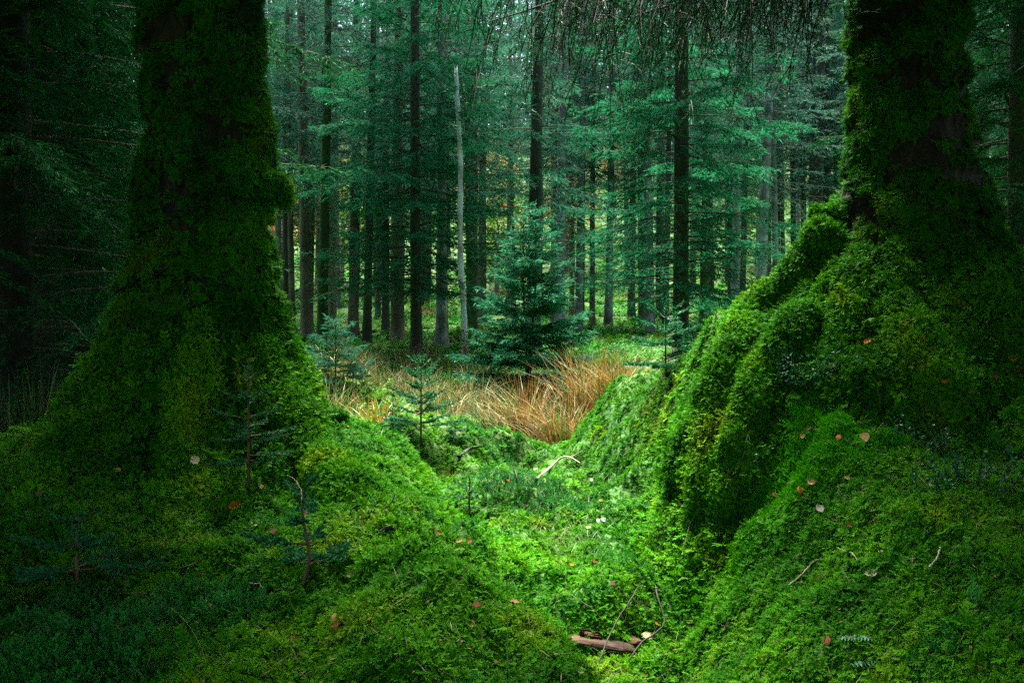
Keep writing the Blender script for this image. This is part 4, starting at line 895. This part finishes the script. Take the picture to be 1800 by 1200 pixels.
# ---------------------------------------------------------------- twigs, stick and plank
def twig(pts, r0, r1, m, label, side=(), name='twig'):
    """pts: (px, py, lift above the surface)"""
    P_ = []
    for (px, py, dz) in pts:
        l, n = hit(px, py); P_.append(np.array(l)+np.array([0, -dz*.5, dz]))
    b = P_[0].copy(); C = spline([p-b for p in P_], 8*len(P_)); g = Geo(); q = np.random.default_rng(len(pts))
    C = C+np.cumsum(q.normal(0, .0012, C.shape), 0)
    tube(g, C, np.linspace(r0, r1, len(C)), 6)
    for (f, dx, dz) in side:
        a = C[int(f*(len(C)-1))]; tube(g, [a, a+np.array([dx*.5, -.01, dz*.6]), a+np.array([dx, -.02, dz])], [r1*.9, r1*.7, r1*.4], 4)
    return tag(link(name, g.mesh(name, M[m], True), None, b), label, 'twig')
twig([(943, 846, .02), (965, 832, .05), (985, 818, .07), (1003, 812, .06), (1022, 816, .03)], .011, .004, 'stick_pale', 'pale bent stick lying across the far end of the hollow', [(.65, .12, -.08), (.8, .1, .06)])
twig([(806, 806, .02), (825, 798, .05), (850, 793, .05)], .016, .008, 'stick_dark', 'short dark stick behind the hummock ridge', [(.5, .06, -.05), (.5, -.04, .04)])
twig([(895, 825, .0), (905, 838, .05), (911, 856, .02)], .006, .003, 'stick_dark', 'thin dark forked twig above the hair moss ridge', [(.4, -.08, .02), (.3, -.05, .06)])
twig([(1272, 895, .03), (1230, 905, .04), (1195, 912, .08), (1165, 945, .08), (1152, 1000, .06), (1154, 1060, .06), (1168, 1110, .04), (1130, 1145, .04), (1110, 1165, .01)], .002, .0045, 'stick_dark', 'long black curved twig hanging down beside the rotten plank', [(.15, .05, -.06), (.25, .06, -.05)])
twig([(1050, 1175, .02), (1080, 1120, .07), (1112, 1075, .08), (1128, 1042, .05), (1155, 1042, .03)], .004, .003, 'stick_dark', 'grey twig crossing in front of the rotten plank', [])
twig([(1195, 990, .02), (1212, 930, .05), (1240, 898, .03)], .0035, .0025, 'stick_pale', 'brown bowed twig on the left flank of the right mound')
twig([(1297, 845, .02), (1304, 810, .04), (1310, 775, .04), (1318, 788, .03)], .004, .0025, 'stick_pale', 'pale bent twig between the right roots')
twig([(1273, 865, .02), (1278, 838, .03), (1285, 830, .02)], .003, .002, 'stick_pale', 'short pale twig left of the pale bent twig')
twig([(978, 1090, .02), (976, 1075, .04), (990, 1060, .05), (1030, 1083, .06), (1055, 1098, .05), (1070, 1120, .02)], .0016, .0012, 'stick_litter', 'thin straw bent over behind the rotten plank')
twig([(1095, 1102, .02), (1102, 1074, .05), (1088, 1045, .05)], .0016, .0012, 'stick_litter', 'thin kinked straw right of the bent-over straw')
twig([(1385, 1035, .02), (1420, 1005, .03), (1440, 990, .02)], .003, .002, 'stick_pale', 'brown twig on the dark right slope')
twig([(1470, 970, .02), (1495, 985, .03), (1512, 995, .01)], .003, .002, 'stick_pale', 'short brown twig above the pale folded leaf')
twig([(1630, 1005, .02), (1645, 985, .03), (1655, 970, .02)], .0035, .002, 'stick_pale', 'tan twig in the right shade')
twig([(510, 878, .12), (524, 890, .13), (532, 905, .12), (536, 927, .10)], .0015, .002, 'stick_litter', 'bare side twig beside the scrawny sapling')
twig([(353, 1100, .01), (365, 1075, .04), (377, 1050, .02)], .0025, .0018, 'stick_pale', 'thin twig left in the dark foreground')
twig([(440, 1033, .02), (458, 1040, .03), (470, 1052, .01)], .0025, .0018, 'stick_pale', 'thin pale twig left of the scrawny sapling')
twig([(665, 945, .02), (680, 941, .03), (697, 938, .02)], .011, .008, 'stick_dark', 'short dark bark twig on the bright left slope', name='bark_piece')
def plank():
    l, n = hit(1050, 1135); e = empty('rotten_plank', (l.x, l.y, l.z+.018), 'rotten brown plank half sunk in moss at the bottom of the hollow', 'plank')
    def slab(outline, th, seed, loc):
        r = np.random.default_rng(seed); xs = np.linspace(outline[0][0], outline[-1][0], 26); lo = np.interp(xs, [o[0] for o in outline], [o[1] for o in outline])+r.normal(0, .004, 26); hi = np.interp(xs, [o[0] for o in outline], [o[2] for o in outline])+r.normal(0, .005, 26)
        m = 7; lo, hi = lo*.62, hi*.62; V = []; f = np.linspace(0, 1, m)
        top = np.stack([np.repeat(xs[:, None], m, 1), lo[:, None]+(hi-lo)[:, None]*f, th*(.8+.5*fbm(xs[:, None]*9+seed, f[None]*5, 1., 2))], -1)
        bot = top.copy(); bot[..., 2] -= th*1.2; g = Geo(); nV = 26*m; Vv = np.concatenate([top.reshape(-1, 3), bot.reshape(-1, 3)]); q = []
        for i in range(25):
            for j in range(m-1): q += [[i*m+j, (i+1)*m+j, (i+1)*m+j+1, i*m+j+1], [nV+i*m+j, nV+i*m+j+1, nV+(i+1)*m+j+1, nV+(i+1)*m+j]]
            q += [[i*m, nV+i*m, nV+(i+1)*m, (i+1)*m], [i*m+m-1, (i+1)*m+m-1, nV+(i+1)*m+m-1, nV+i*m+m-1]]
        for i in (0, 25):
            for j in range(m-1): q.append([i*m+j, i*m+j+1, nV+i*m+j+1, nV+i*m+j])
        g.add(Vv, q); o = link('split_board', g.mesh('split_board', M['plank']), e); o.location = loc; return o
    k = 3.3/FPX
    a = slab([(-92*k, 0, .02), (-60*k, -.03, .06), (0, -.05, .05), (60*k, -.07, .02), (85*k, -.05, -.01)], .016, 1, (0, -.03, 0)); a.rotation_euler = (rad(17), rad(6), 0)
    b_ = slab([(15*k, -.03, .07), (40*k, -.04, .09), (80*k, -.05, .07), (95*k, -.03, .045), (108*k, -.01, .015)], .016, 2, (0, .03, .014)); b_.rotation_euler = (rad(19), rad(8), 0)
    c_ = slab([(-45*k, 0, .02), (-20*k, -.01, .05), (10*k, -.01, .02)], .018, 3, (0, .0, .02)); c_.rotation_euler = (rad(22), rad(10), 0)
plank()
def stump():
    b = at(597, 745); g = Geo(); P_ = spline([[0, 0, -.05], [0, 0, .02], [.01, 0, .06]], 8); tube(g, P_, np.linspace(.045, .03, 8), 12)
    e = tag(link('mossy_stump', g.mesh('mossy_stump', M['bark_old'], True), None, b), 'little mossy stump at the right foot of the left old tree', 'stump')
    r = np.random.default_rng(2); p, q = sample(g, 260, r)
    o = scatter('moss', 'trunk', p+np.array(b), q, r.uniform(.4, .7, 260), r.uniform(.2, .8, 260), r, e)
stump()
